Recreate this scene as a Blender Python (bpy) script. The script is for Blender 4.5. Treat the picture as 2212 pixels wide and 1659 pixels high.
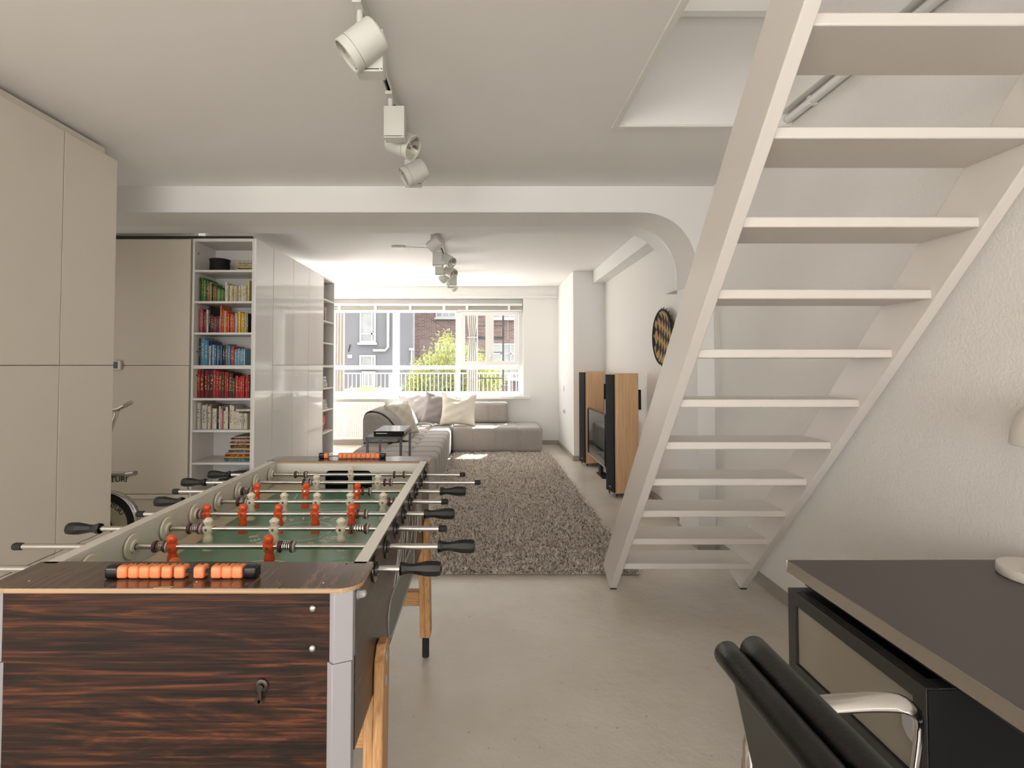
import bpy, bmesh, math, random
import numpy as np
from mathutils import Vector, Matrix
PI = math.pi
S = bpy.context.scene
C = S.collection
for o in list(bpy.data.objects): bpy.data.objects.remove(o)
random.seed(7); RNG = np.random.default_rng(7)

# ------------------------------------------------------------------ camera, world, sun, lights, exposure
H = 1.31                      # camera height
cam_d = bpy.data.cameras.new('camera'); cam = bpy.data.objects.new('camera', cam_d); C.objects.link(cam)
cam.location = (0, 0, H); cam.rotation_euler = (PI/2 + math.atan(.0277), 0, 0)
cam_d.sensor_fit = 'HORIZONTAL'; cam_d.sensor_width = 36; cam_d.lens = 18.0
cam_d.shift_x = 61/2212; cam_d.shift_y = -72.1/2212; cam_d.clip_start = .02; cam_d.clip_end = 200
S.camera = cam
W = bpy.data.worlds.new('World'); S.world = W; W.use_nodes = True
bg = W.node_tree.nodes['Background']; bg.inputs[0].default_value = (.93, .96, 1.0, 1); bg.inputs[1].default_value = 5.8
YF_ = 8.466
def lamp(name, kind, loc, energy, color=(1, 1, 1), size=None, direction=None):
    l = bpy.data.lights.new(name, kind); l.energy = energy; l.color = color
    o = bpy.data.objects.new(name, l); C.objects.link(o); o.location = loc
    if size: l.shape = 'RECTANGLE'; l.size, l.size_y = size
    if direction: o.rotation_euler = Vector(direction).to_track_quat('-Z', 'Y').to_euler()
    return o
sun = lamp('sun', 'SUN', (0, 20, 20), 27, (1, .985, .96), None, (-.22, -.60, -.80)); sun.data.angle = math.radians(.6)
lamp('rear_window_daylight', 'AREA', (-.6, -6.1, 1.28), 95, (1, .95, .885), (4.6, 2.3), (0, 1, .12))
lamp('side_window_daylight', 'AREA', (-3.57, -2.9, 1.35), 175, (1, .955, .90), (3.6, 2.0), (1, .25, .06))
lamp('niche_fill', 'AREA', (-3.57, 3.66, 1.25), 6.5, (1, .96, .91), (1.0, 1.9), (1, .2, 0))  # added fill that brightens the panel and bike niche; no known source there
lamp('terrace_door_daylight', 'AREA', (-3.4, YF_-.02, 1.2), 37, (1, .985, .96), (1.25, 2.2), (.55, -.78, .36))
lamp('upstairs_daylight', 'AREA', (-.5, 2.6, 5.15), 34, (1, .97, .92), (2.4, 2.8), (.1, 0, -1))
S.view_settings.view_transform = 'Standard'; S.view_settings.look = 'None'
S.cycles.max_bounces = 7; S.cycles.glossy_bounces = 3; S.cycles.transmission_bounces = 3; S.cycles.adaptive_threshold = .035; S.cycles.caustics_reflective = False; S.cycles.caustics_refractive = False
S.view_settings.gamma = 1; S.view_settings.use_curve_mapping = False; S.view_settings.exposure = -0.14

# ------------------------------------------------------------------ materials
MATS = {}
def srgb(r, g, b):
    return tuple((v/255/12.92 if v/255 <= .04045 else ((v/255+.055)/1.055)**2.4) for v in (r, g, b)) + (1,)
def mat(name, col=(200, 200, 200), rough=.5, metal=0, spec=.5, bump=None, vary=None, coat=0, emit=None):
    """bump=(scale,strength,detail); vary=(scale,amount): mottled brightness"""
    if name in MATS: return MATS[name]
    m = bpy.data.materials.new(name); m.use_nodes = True; nt = m.node_tree; b = nt.nodes['Principled BSDF']
    c = srgb(*col); b.inputs['Base Color'].default_value = c; b.inputs['Roughness'].default_value = rough
    b.inputs['Metallic'].default_value = metal; b.inputs['Specular IOR Level'].default_value = spec
    b.inputs['Coat Weight'].default_value = coat; b.inputs['Coat Roughness'].default_value = .06
    if bump or vary: tc = nt.nodes.new('ShaderNodeTexCoord')
    if vary:
        n = nt.nodes.new('ShaderNodeTexNoise'); n.inputs['Scale'].default_value = vary[0]; n.inputs['Detail'].default_value = 5
        nt.links.new(tc.outputs['Object'], n.inputs['Vector'])
        mx = nt.nodes.new('ShaderNodeMix'); mx.data_type = 'RGBA'
        a = vary[1]; mx.inputs[6].default_value = tuple(v*(1-a) for v in c[:3])+(1,); mx.inputs[7].default_value = tuple(min(1, v*(1+a)) for v in c[:3])+(1,)
        nt.links.new(n.outputs['Fac'], mx.inputs[0]); nt.links.new(mx.outputs[2], b.inputs['Base Color'])
    if bump:
        n = nt.nodes.new('ShaderNodeTexNoise'); n.inputs['Scale'].default_value = bump[0]; n.inputs['Detail'].default_value = bump[2] if len(bump) > 2 else 3
        nt.links.new(tc.outputs['Object'], n.inputs['Vector'])
        bp = nt.nodes.new('ShaderNodeBump'); bp.inputs['Strength'].default_value = bump[1]; bp.inputs['Distance'].default_value = .01
        nt.links.new(n.outputs['Fac'], bp.inputs['Height']); nt.links.new(bp.outputs[0], b.inputs['Normal'])
    if emit: b.inputs['Emission Color'].default_value = c; b.inputs['Emission Strength'].default_value = emit
    MATS[name] = m; return m
def wood(name, axis, ramp, along=1.6, across=16, rough=.3, dist=3.0, fine=90, coat=0):
    """long grain running along `axis` (object coordinates, metres)"""
    if name in MATS: return MATS[name]
    m = bpy.data.materials.new(name); m.use_nodes = True; nt = m.node_tree; N = nt.nodes; L = nt.links; b = N['Principled BSDF']
    tc = N.new('ShaderNodeTexCoord'); mp = N.new('ShaderNodeMapping'); sc = [across]*3; sc['XYZ'.index(axis)] = along; mp.inputs['Scale'].default_value = sc
    L.new(tc.outputs['Object'], mp.inputs['Vector'])
    n1 = N.new('ShaderNodeTexNoise'); n1.inputs['Scale'].default_value = 1; n1.inputs['Detail'].default_value = 6; n1.inputs['Roughness'].default_value = .62; n1.inputs['Distortion'].default_value = dist*.3
    L.new(mp.outputs[0], n1.inputs['Vector'])
    mp2 = N.new('ShaderNodeMapping'); sc2 = [across*7]*3; sc2['XYZ'.index(axis)] = along*1.5; mp2.inputs['Scale'].default_value = sc2
    L.new(tc.outputs['Object'], mp2.inputs['Vector'])
    n2 = N.new('ShaderNodeTexNoise'); n2.inputs['Scale'].default_value = 1; n2.inputs['Detail'].default_value = 6; n2.inputs['Distortion'].default_value = dist*.25
    L.new(mp2.outputs[0], n2.inputs['Vector'])
    w = N.new('ShaderNodeMath'); w.operation = 'MULTIPLY'; w.inputs[1].default_value = 5.0; L.new(n1.outputs['Fac'], w.inputs[0])
    fr = N.new('ShaderNodeMath'); fr.operation = 'PINGPONG'; fr.inputs[1].default_value = .5; L.new(w.outputs[0], fr.inputs[0])
    ad = N.new('ShaderNodeMath'); ad.operation = 'MULTIPLY_ADD'; L.new(fr.outputs[0], ad.inputs[0]); ad.inputs[1].default_value = .75; 
    s2 = N.new('ShaderNodeMath'); s2.operation = 'MULTIPLY_ADD'; L.new(n2.outputs['Fac'], s2.inputs[0]); s2.inputs[1].default_value = 1.35; s2.inputs[2].default_value = -.36
    L.new(s2.outputs[0], ad.inputs[2])
    cr = N.new('ShaderNodeValToRGB'); e = cr.color_ramp.elements
    while len(e) < len(ramp): e.new(.5)
    for q, (p, c) in zip(e, ramp): q.position = p; q.color = srgb(*c)
    L.new(ad.outputs[0], cr.inputs[0]); L.new(cr.outputs[0], b.inputs['Base Color']); b.inputs['Roughness'].default_value = rough
    b.inputs['Coat Weight'].default_value = coat; b.inputs['Coat Roughness'].default_value = .12
    MATS[name] = m; return m
ROSE = [(.18, (24, 16, 14)), (.44, (42, 26, 20)), (.66, (68, 40, 27)), (.92, (108, 62, 37))]
RSX = wood('rosewood_x', 'X', ROSE, 1.7, 17, .42, dist=4); RSY = wood('rosewood_y', 'Y', [(.14, (50, 36, 30)), (.42, (70, 50, 40)), (.66, (94, 68, 53)), (.92, (122, 90, 70))], 2.0, 15, .2, coat=.35); RSS = wood('rosewood_side', 'Y', ROSE, 2.0, 13, .3)
RSX.node_tree.nodes['Principled BSDF'].inputs['Specular IOR Level'].default_value = .22
PINE = [(.15, (170, 122, 78)), (.5, (196, 148, 98)), (.9, (214, 170, 120))]
PNZ = wood('beech_z', 'Z', PINE, 2.5, 26, .45); PNX = wood('beech_x', 'X', PINE, 2.5, 26, .45)
OAK = [(.1, (208, 164, 118)), (.5, (226, 184, 140)), (.95, (238, 204, 164))]
OKZ = wood('oak_z', 'Z', OAK, 1.4, 26, .4, dist=2)
PLY = wood('ply_edge', 'X', [(.2, (120, 90, 66)), (.5, (182, 150, 116)), (.8, (206, 178, 142))], .6, 420, .6)
GREYWOOD = wood('bench_wood', 'X', [(.2, (110,110,76)), (.5, (134,132,96)), (.9, (150,146,112))], 2, 30, .7)
WALL = mat('wall_paint', (242, 240, 236), .75, bump=(60, .10, 1))
WALLR = mat('wall_paint_rough', (241, 237, 231), .6, bump=(95, .25, 2))
CEIL = mat('ceiling_paint', (243, 240, 236), .85)
SOFF = mat('rough_plaster', (240, 236, 229), .9, bump=(150, .7, 3))
CAB = mat('cabinet_satin', (230, 221, 207), .35, spec=.4)
CABD = mat('panel_beige', (222, 212, 195), .42, spec=.4)
GLOSS = mat('cabinet_gloss', (247, 244, 240), .06, spec=.5)
SHELF = mat('shelf_white', (232, 228, 222), .4)
STAIR = mat('stair_paint', (222, 215, 207), .32, bump=(30, .06, 3))
BASEB = mat('baseboard_grey', (168, 160, 148), .55)
WHITE = mat('white_lacquer', (238, 235, 229), .35)
WFRAME = mat('window_white', (240, 238, 234), .4)
LAMPW = mat('spotlight_paint', (216, 216, 208), .45)
CHROME = mat('chrome', (205, 203, 200), .12, 1)
STEEL = mat('rod_steel', (190, 186, 180), .2, 1)
BRUSH = mat('brushed_steel', (205, 198, 190), .27, 1, vary=(90, .08))
ALU = mat('aluminium_paint', (164, 161, 164), .45, .1)
DKSTEEL = mat('dark_steel', (62, 60, 58), .4, .3)
BLACK = mat('black_plastic', (11, 11, 12), .2)
BLKM = mat('black_matt', (15, 15, 16), .8)
RUBBER = mat('black_rubber', (28, 27, 26), .7)
LEATHER = mat('black_leather', (11, 10, 10), .36, bump=(170, .07, 4), vary=(30, .15))
ORANGE = mat('orange_plastic', (226, 88, 44), .28, vary=(60, .06))
BEAD = mat('orange_bead', (242, 142, 92), .4, vary=(80, .06))
CREAM = mat('cream_plastic', (224, 214, 192), .35, vary=(60, .04))
BUSH = mat('cream_bushing', (222, 215, 196), .4)
MAROON = mat('maroon_rubber', (88, 48, 44), .5)
GREYP = mat('grey_plastic', (176, 172, 170), .4)
GREEN = mat('field_green', (112, 158, 130), .3, vary=(12, .05), spec=.5)
MARK = mat('field_marking', (226, 226, 214), .5)
CRM = mat('ramp_cream', (222, 203, 170), .4)
INNER = mat('table_inner_white', (226, 220, 208), .3, vary=(3, .02))
DESKTOP = mat('desk_linoleum', (84, 76, 74), .42, vary=(5, .05), bump=(300, .03))
DRAWER = mat('drawer_grey', (150, 142, 128), .4)
SPKBLK = mat('speaker_cloth', (28, 29, 31), .9, bump=(700, .3))
FAB = None
def fabric(name, col, amt=.16, scale=260):
    if name in MATS: return MATS[name]
    m = bpy.data.materials.new(name); m.use_nodes = True; nt = m.node_tree; N = nt.nodes; L = nt.links; b = N['Principled BSDF']
    tc = N.new('ShaderNodeTexCoord'); c = srgb(*col)
    outs = []
    for sc in ((scale*1.4, scale*.35, scale*1.4), (scale*.35, scale*1.4, scale*.4)):
        mp = N.new('ShaderNodeMapping'); mp.inputs['Scale'].default_value = sc; L.new(tc.outputs['Object'], mp.inputs['Vector'])
        n = N.new('ShaderNodeTexNoise'); n.inputs['Scale'].default_value = 1; n.inputs['Detail'].default_value = 2; L.new(mp.outputs[0], n.inputs['Vector']); outs.append(n)
    ad = N.new('ShaderNodeMath'); ad.operation = 'ADD'; L.new(outs[0].outputs['Fac'], ad.inputs[0]); L.new(outs[1].outputs['Fac'], ad.inputs[1])
    mr = N.new('ShaderNodeMapRange'); mr.inputs[1].default_value = .7; mr.inputs[2].default_value = 1.3; L.new(ad.outputs[0], mr.inputs[0])
    mx = N.new('ShaderNodeMix'); mx.data_type = 'RGBA'; mx.inputs[6].default_value = tuple(v*(1-amt*2) for v in c[:3])+(1,); mx.inputs[7].default_value = tuple(min(1, v*(1+amt*2)) for v in c[:3])+(1,)
    L.new(mr.outputs[0], mx.inputs[0]); L.new(mx.outputs[2], b.inputs['Base Color']); b.inputs['Roughness'].default_value = .95
    b.inputs['Sheen Weight'].default_value = .2; b.inputs['Specular IOR Level'].default_value = .2
    bp = N.new('ShaderNodeBump'); bp.inputs['Strength'].default_value = .25; bp.inputs['Distance'].default_value = .003; L.new(ad.outputs[0], bp.inputs['Height']); L.new(bp.outputs[0], b.inputs['Normal'])
    MATS[name] = m; return m
SOFA = fabric('sofa_weave', (172, 165, 158), .11)
def floor_mat():
    m = bpy.data.materials.new('cast_floor'); m.use_nodes = True; nt = m.node_tree; N = nt.nodes; L = nt.links; b = N['Principled BSDF']
    tc = N.new('ShaderNodeTexCoord')
    a = N.new('ShaderNodeTexNoise'); a.inputs['Scale'].default_value = 2.2; a.inputs['Detail'].default_value = 3; L.new(tc.outputs['Object'], a.inputs['Vector'])
    f = N.new('ShaderNodeTexNoise'); f.inputs['Scale'].default_value = 45; f.inputs['Detail'].default_value = 4; f.inputs['Roughness'].default_value = .7; L.new(tc.outputs['Object'], f.inputs['Vector'])
    cr = N.new('ShaderNodeValToRGB'); cr.color_ramp.elements[0].position = .3; cr.color_ramp.elements[0].color = srgb(213, 205, 192); cr.color_ramp.elements[1].position = .72; cr.color_ramp.elements[1].color = srgb(226, 219, 208)
    L.new(a.outputs['Fac'], cr.inputs[0])
    pt = N.new('ShaderNodeValToRGB'); pt.color_ramp.elements[0].position = .29; pt.color_ramp.elements[0].color = (.45, .43, .4, 1); pt.color_ramp.elements[1].position = .34; pt.color_ramp.elements[1].color = (1, 1, 1, 1); L.new(f.outputs['Fac'], pt.inputs[0])
    mx = N.new('ShaderNodeMix'); mx.data_type = 'RGBA'; mx.blend_type = 'MULTIPLY'; mx.inputs[0].default_value = 1; L.new(cr.outputs[0], mx.inputs[6]); L.new(pt.outputs[0], mx.inputs[7]); L.new(mx.outputs[2], b.inputs['Base Color'])
    b.inputs['Roughness'].default_value = .27
    pz = N.new('ShaderNodeTexNoise'); pz.inputs['Scale'].default_value = 16; pz.inputs['Detail'].default_value = 5; pz.inputs['Roughness'].default_value = .62; L.new(tc.outputs['Object'], pz.inputs['Vector'])
    bp = N.new('ShaderNodeBump'); bp.inputs['Strength'].default_value = .3; bp.inputs['Distance'].default_value = .012; L.new(pz.outputs['Fac'], bp.inputs['Height']); L.new(bp.outputs[0], b.inputs['Normal'])
    return m
FLOOR = floor_mat()
def glass_mat(name='window_glass', refl=.006, tint=(1, 1, 1)):
    m = bpy.data.materials.new(name); m.use_nodes = True; nt = m.node_tree; N = nt.nodes; L = nt.links
    t = N.new('ShaderNodeBsdfTransparent'); t.inputs[0].default_value = tint + (1,); g = N.new('ShaderNodeBsdfGlossy'); g.inputs['Roughness'].default_value = .02
    x = N.new('ShaderNodeMixShader'); x.inputs[0].default_value = refl; L.new(t.outputs[0], x.inputs[1]); L.new(g.outputs[0], x.inputs[2]); L.new(x.outputs[0], N['Material Output'].inputs[0]); return m
GLASS = glass_mat()
DKGLASS = mat('dark_pane', (70, 76, 78), .08, spec=.8)
def brick_mat():
    m = bpy.data.materials.new('brick_facing'); m.use_nodes = True; nt = m.node_tree; N = nt.nodes; L = nt.links; b = N['Principled BSDF']
    tc = N.new('ShaderNodeTexCoord'); sp = N.new('ShaderNodeSeparateXYZ'); cb = N.new('ShaderNodeCombineXYZ'); L.new(tc.outputs['Object'], sp.inputs[0]); L.new(sp.outputs[0], cb.inputs[0]); L.new(sp.outputs[2], cb.inputs[1])
    t = N.new('ShaderNodeTexBrick'); t.inputs['Scale'].default_value = 1; t.inputs['Brick Width'].default_value = .24; t.inputs['Row Height'].default_value = .075; t.inputs['Mortar Size'].default_value = .009
    t.inputs['Color1'].default_value = srgb(98, 76, 69); t.inputs['Color2'].default_value = srgb(72, 56, 52); t.inputs['Mortar'].default_value = srgb(124, 112, 105); L.new(cb.outputs[0], t.inputs['Vector'])
    L.new(t.outputs['Color'], b.inputs['Base Color']); b.inputs['Roughness'].default_value = .9
    bp = N.new('ShaderNodeBump'); bp.invert = True; bp.inputs['Strength'].default_value = .5; bp.inputs['Distance'].default_value = .02; L.new(t.outputs['Fac'], bp.inputs['Height']); L.new(bp.outputs[0], b.inputs['Normal']); return m

# ------------------------------------------------------------------ mesh helpers
class MB:
    def __init__(s): s.v = []; s.f = []
    def add(s, vs, fs):
        n = len(s.v); s.v += [tuple(map(float, p)) for p in vs]; s.f += [tuple(i+n for i in q) for q in fs]; return s
    def box(s, x0, x1, y0, y1, z0, z1):
        return s.add([(x0,y0,z0),(x1,y0,z0),(x1,y1,z0),(x0,y1,z0),(x0,y0,z1),(x1,y0,z1),(x1,y1,z1),(x0,y1,z1)],
                     [(0,3,2,1),(4,5,6,7),(0,1,5,4),(1,2,6,5),(2,3,7,6),(3,0,4,7)])
    def cyl(s, p0, p1, r0, r1=None, n=16, caps=True):
        r1 = r0 if r1 is None else r1; p0 = Vector(p0); p1 = Vector(p1); q = (p1-p0).to_track_quat('Z', 'Y')
        vs = []
        for p, r in ((p0, r0), (p1, r1)):
            for i in range(n): vs.append(p + q @ Vector((r*math.cos(2*PI*i/n), r*math.sin(2*PI*i/n), 0)))
        fs = [(i, (i+1) % n, n+(i+1) % n, n+i) for i in range(n)]
        if caps: fs += [tuple(range(n-1, -1, -1)), tuple(range(n, 2*n))]
        return s.add(vs, fs)
    def lathe(s, prof, origin=(0,0,0), axis=(0,0,1), n=20, sx=1, sy=1, caps=True):
        """prof: list of (radius, height)"""
        q = Vector(axis).to_track_quat('Z', 'Y') if Vector(axis).normalized() != Vector((0,0,1)) else Matrix.Identity(3).to_quaternion(); o = Vector(origin); vs = []; fs = []
        for r, h in prof:
            for i in range(n): vs.append(o + q @ Vector((sx*r*math.cos(2*PI*i/n), sy*r*math.sin(2*PI*i/n), h)))
        for k in range(len(prof)-1):
            for i in range(n): fs.append((k*n+i, k*n+(i+1) % n, (k+1)*n+(i+1) % n, (k+1)*n+i))
        if caps and prof[0][0] > 1e-6: fs.append(tuple(range(n-1, -1, -1)))
        if caps and prof[-1][0] > 1e-6: fs.append(tuple((len(prof)-1)*n+i for i in range(n)))
        return s.add(vs, fs)
    def tube(s, pts, r, n=10, flat=1, closed=False):
        pts = [Vector(p) for p in pts]; m = len(pts); vs = []; fs = []; up = None
        for i, p in enumerate(pts):
            a = pts[i-1] if (i > 0 or closed) else p; b = pts[(i+1) % m] if (i < m-1 or closed) else p
            d = (b-a).normalized()
            if up is None: up = Vector((0,0,1)) if abs(d.z) < .9 else Vector((1,0,0))
            u = (up - d*up.dot(d)); u = u.normalized() if u.length > 1e-6 else d.orthogonal().normalized(); w = d.cross(u); up = u
            rr = r[i] if isinstance(r, (list, tuple)) else r
            for k in range(n): vs.append(p + u*rr*math.cos(2*PI*k/n)*flat + w*rr*math.sin(2*PI*k/n))
        for i in range(m if closed else m-1):
            for k in range(n): fs.append((i*n+k, i*n+(k+1) % n, ((i+1) % m)*n+(k+1) % n, ((i+1) % m)*n+k))
        if not closed: fs += [tuple(range(n-1, -1, -1)), tuple((m-1)*n+k for k in range(n))]
        return s.add(vs, fs)
    def prism(s, poly, axis, a, b):
        """poly: 2-D points in the plane normal to axis (x: (y,z); y: (x,z); z: (x,y))"""
        def P(p, t): return (t, p[0], p[1]) if axis == 'x' else (p[0], t, p[1]) if axis == 'y' else (p[0], p[1], t)
        n = len(poly); vs = [P(p, a) for p in poly] + [P(p, b) for p in poly]
        return s.add(vs, [tuple(range(n-1, -1, -1)), tuple(range(n, 2*n))] + [(i, (i+1) % n, n+(i+1) % n, n+i) for i in range(n)])
    def strip(s, pa, pb, z0=0):  # quad ribbon between two polylines
        n = len(pa); return s.add(list(pa)+list(pb), [(i, i+1, n+i+1, n+i) for i in range(n-1)])
    def sphere(s, c, r, n=14, sx=1, sy=1, sz=1):
        k = n//2; prof = [(max(1e-7, r*math.sin(PI*i/k)), -r*math.cos(PI*i/k)*sz) for i in range(k+1)]
        return s.lathe(prof, c, (0,0,1), n, sx, sy)
    def mesh(s, name, m=None, off=(0,0,0), smooth=35, fix=True):
        me = bpy.data.meshes.new(name); ox, oy, oz = off
        me.from_pydata([(x-ox, y-oy, z-oz) for x, y, z in s.v], [], s.f)
        if fix:
            b = bmesh.new(); b.from_mesh(me); bmesh.ops.remove_doubles(b, verts=b.verts, dist=1e-6); bmesh.ops.recalc_face_normals(b, faces=b.faces); b.to_mesh(me); b.free()
        if smooth:
            me.polygons.foreach_set('use_smooth', [True]*len(me.polygons)); me.set_sharp_from_angle(angle=math.radians(smooth))
        if m: me.materials.append(m)
        return me
WB = {}
def tag(o, label=None, cat=None, group=None, kind=None):
    if label: o['label'] = label
    if cat: o['category'] = cat
    if group: o['group'] = group
    if kind: o['kind'] = kind
    return o
def link(name, me, parent=None, loc=(0,0,0), rot=None, scale=None, local=False):
    """loc in world (parents are only translated) unless local"""
    o = bpy.data.objects.new(name, me); C.objects.link(o); l = Vector(loc); b = Vector((0,0,0)) if parent is None else WB.get(parent, Vector((0,0,0)))
    if parent is not None: o.parent = parent
    o.location = l if local else l - b; WB[o] = (b + l) if local else l
    if rot: o.rotation_euler = rot
    if scale: o.scale = scale
    return o
def build(mb, name, m, parent=None, base=None, bevel=0, smooth=35, seg=2, label=None):
    """mesh given in world coordinates; origin at base (parent's base by default)"""
    if base is None: base = WB.get(parent, Vector((0,0,0))) if parent is not None else Vector((0,0,0))
    o = link(name, mb.mesh(name, m, base, smooth), parent, base)
    if bevel: bev(o, bevel, seg)
    if label: o['label'] = label
    return o
def bev(o, w, seg=2):
    b = o.modifiers.new('bevel', 'BEVEL'); b.width = w; b.segments = seg; b.limit_method = 'ANGLE'; b.angle_limit = math.radians(40); b.harden_normals = False
    return o
def empty(name, loc, label, cat, group=None, kind=None, rot=None):
    o = bpy.data.objects.new(name, None); C.objects.link(o); o.location = loc; WB[o] = Vector(loc); o.empty_display_size = .1
    if rot: o.rotation_euler = rot
    return tag(o, label, cat, group, kind)
def box(name, m, b, parent=None, bevel=0, base=None, label=None):
    return build(MB().box(*b), name, m, parent, base, bevel, label=label)
def struct(mb, name, m, label, cat, bevel=0, smooth=35):
    base = Vector(mb.v[0]); return tag(build(mb, name, m, None, Vector((0,0,0)), bevel, smooth), label, cat, kind='structure')
def text_mesh(s, size, m, extrude=.0006, font_bold=0):
    cu = bpy.data.curves.new('txt', 'FONT'); cu.body = s; cu.size = size; cu.extrude = extrude; cu.align_x = 'CENTER'; cu.align_y = 'CENTER'; cu.resolution_u = 3; cu.offset = font_bold
    o = bpy.data.objects.new('txt', cu); C.objects.link(o); me = bpy.data.meshes.new_from_object(o); bpy.data.objects.remove(o); me.materials.clear(); me.materials.append(m); return me
def arc(cx, cy, r, a0, a1, n): return [(cx+r*math.cos(a0+(a1-a0)*i/n), cy+r*math.sin(a0+(a1-a0)*i/n)) for i in range(n+1)]
def rounded(x0, x1, y0, y1, r, n=5, corners=(1,1,1,1)):
    P = []
    for (cx, cy, a, k) in ((x1-r, y0+r, -PI/2, corners[0]), (x1-r, y1-r, 0, corners[1]), (x0+r, y1-r, PI/2, corners[2]), (x0+r, y0+r, PI, corners[3])):
        if k: P += arc(cx, cy, r, a, a+PI/2, n)
        else: P.append((cx + r*(1 if math.cos(a+PI/4) > 0 else -1), cy + r*(1 if math.sin(a+PI/4) > 0 else -1)))
    return P
def ordn(i): return ['first','second','third','fourth','fifth','sixth','seventh','eighth','ninth','tenth','eleventh','twelfth','thirteenth','fourteenth','fifteenth','sixteenth','seventeenth','eighteenth','nineteenth','twentieth','twenty-first','twenty-second','twenty-third','twenty-fourth','twenty-fifth','twenty-sixth','twenty-seventh','twenty-eighth','twenty-ninth','thirtieth'][i]

# ------------------------------------------------------------------ the room shell
XR, YF, ZC = 1.656, 8.466, 2.60
struct(MB().box(-4.4, XR+.1, -6.3, 8.75, -.12, 0), 'floor', FLOOR, 'pale beige cast floor with a fine pitted surface', 'floor')
OX, OY0, OY1 = .705, -.3, 2.716
c = MB().box(-4.4, OX, -6.3, 8.75, ZC, ZC+.28).box(OX, XR+.1, OY1, 8.75, ZC, ZC+.28).box(OX, XR+.1, -6.3, OY0, ZC, ZC+.28)
struct(c, 'ceiling', CEIL, 'off-white plaster ceiling with an opening for the stairs', 'ceiling')
struct(MB().box(XR, XR+.12, -6.3, 8.75, 0, 5.3), 'wall_right', WALLR, 'off-white textured wall beside the stairs and desk', 'wall')
struct(MB().box(-3.75, -3.6, -6.3, 4.9, 0, ZC), 'wall_left', WALL, 'off-white wall behind the tall cabinets', 'wall')
struct(MB().box(-2.75, -2.6, 4.75, 6.62, 0, ZC).box(-4.2, -2.6, 6.62, 6.74, 0, ZC).box(-4.35, -4.2, 6.62, 8.75, 0, ZC), 'wall_left_rear', WALL, 'white wall behind the glossy wardrobes', 'wall')
# rear wall (behind the camera) with its window opening
m = MB().box(-3.7, -2.95, -6.3, -6.15, 0, ZC).box(1.62, XR+.1, -6.3, -6.15, 0, ZC).box(-2.95, 1.62, -6.3, -6.15, 0, .1).box(-2.95, 1.62, -6.3, -6.15, 2.5, ZC)
struct(m, 'wall_front', WALL, 'off-white wall with the window the daylight comes from', 'wall')
# window wall
WX0, WX1, WZ0, WZ1 = -2.56, .653, .80, 2.41
m = MB().box(-2.75, WX0, YF, YF+.27, 0, ZC).box(-4.35, -4.05, YF, YF+.27, 0, ZC).box(-4.05, -2.75, YF, YF+.27, 2.32, ZC).box(WX1, XR+.1, YF, YF+.27, 0, ZC).box(WX0, WX1, YF, YF+.27, 0, WZ0-.03).box(WX0, WX1, YF, YF+.27, WZ1, ZC)
struct(m, 'wall_back', WALL, 'white end wall around the wide window', 'wall')
struct(MB().box(-2.6, 1.23, YF-.06, YF, 2.447, ZC), 'trim_1', WALL, 'white boxed lintel above the wide window', 'trim', .003)
struct(MB().box(-2.6, 1.23, YF-.075, YF, 2.412, 2.447), 'trim_2', WFRAME, 'narrow white ledge below the window lintel', 'trim', .003)
struct(MB().box(1.23, XR, 7.02, YF, 0, ZC), 'wall_chimney', WALL, 'white chimney breast between window and speakers', 'wall')
struct(MB().box(1.50, XR, 4.04, 7.02, 2.425, ZC), 'side_beam', WALL, 'white boxed beam along the top of the right wall', 'beam', .004)
# cross beam with rounded haunch, and the pilaster it lands on
YB, ZB, XP = 3.67, 2.41, 1.53
prof = [(-3.6, ZC), (-3.6, ZB)] + [(1.12 + (XP-1.12)*math.sin(t)**.95, ZB - .40*(1-math.cos(t))**1.05) for t in np.linspace(0, PI/2, 14)] + [(XP, 1.9), (XR, 1.9), (XR, ZC)]
bm = MB().prism(prof, 'y', YB, 4.04)
struct(bm, 'beam', SOFF, 'white concrete cross beam with a rounded corner', 'beam')
bfront = [(p[0], p[1]) for p in prof]
struct(MB().prism(bfront, 'y', YB-.006, YB-.0005), 'beam_face', CEIL, 'smooth painted front face of the cross beam', 'beam')
prof2 = [(-3.6, ZC), (-3.6, ZB+.004)] + [(p[0]-.012, p[1]+.004) for p in prof[2:16]] + [(XP-.012, 1.9), (XR, 1.9), (XR, ZC)]
struct(MB().prism(prof2, 'y', 4.041, 4.27), 'beam_rear', CEIL, 'smooth rear band of the cross beam above the bookcase', 'beam')
struct(MB().box(XP, XR, YB, 4.04, 0, 1.9), 'column', WALL, 'white pilaster carrying the beam behind the stairs', 'column', .004)
# stairwell opening
m = MB().box(OX-.05, OX, OY0, OY1, ZC+.28, 3.18).box(OX, XR, OY1, OY1+.05, ZC+.28, 3.18)
struct(m, 'wall_stairwell', CEIL, 'plain upstand around the stair opening upstairs', 'wall')
m = MB().box(OX-.012, OX+.018, OY0, OY1+.03, ZC-.012, ZC).box(OX+.018, XR, OY1, OY1+.03, ZC-.010, ZC)
struct(m, 'trim_3', WHITE, 'thin white edging strip around the stair opening', 'trim', .002)
struct(MB().box(OX-.05, XR, OY1-.015, OY1+.09, 3.18, 3.215), 'trim_4', WHITE, 'white cap board on the stairwell upstand', 'trim', .004)
m = MB().box(-2.2, XR+.1, 4.2, 4.3, ZC+.28, 5.4).box(-2.3, -2.2, -2.0, 4.3, ZC+.28, 5.4).box(-2.2, XR+.1, -2.1, -2.0, ZC+.28, 5.4)
struct(m, 'wall_upper', WALL, 'white walls of the upper storey seen through the opening', 'wall')
struct(MB().box(-2.3, XR+.1, -2.1, 4.3, 5.3, 5.4), 'ceiling_upper', CEIL, 'white ceiling of the upper storey', 'ceiling')
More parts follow.
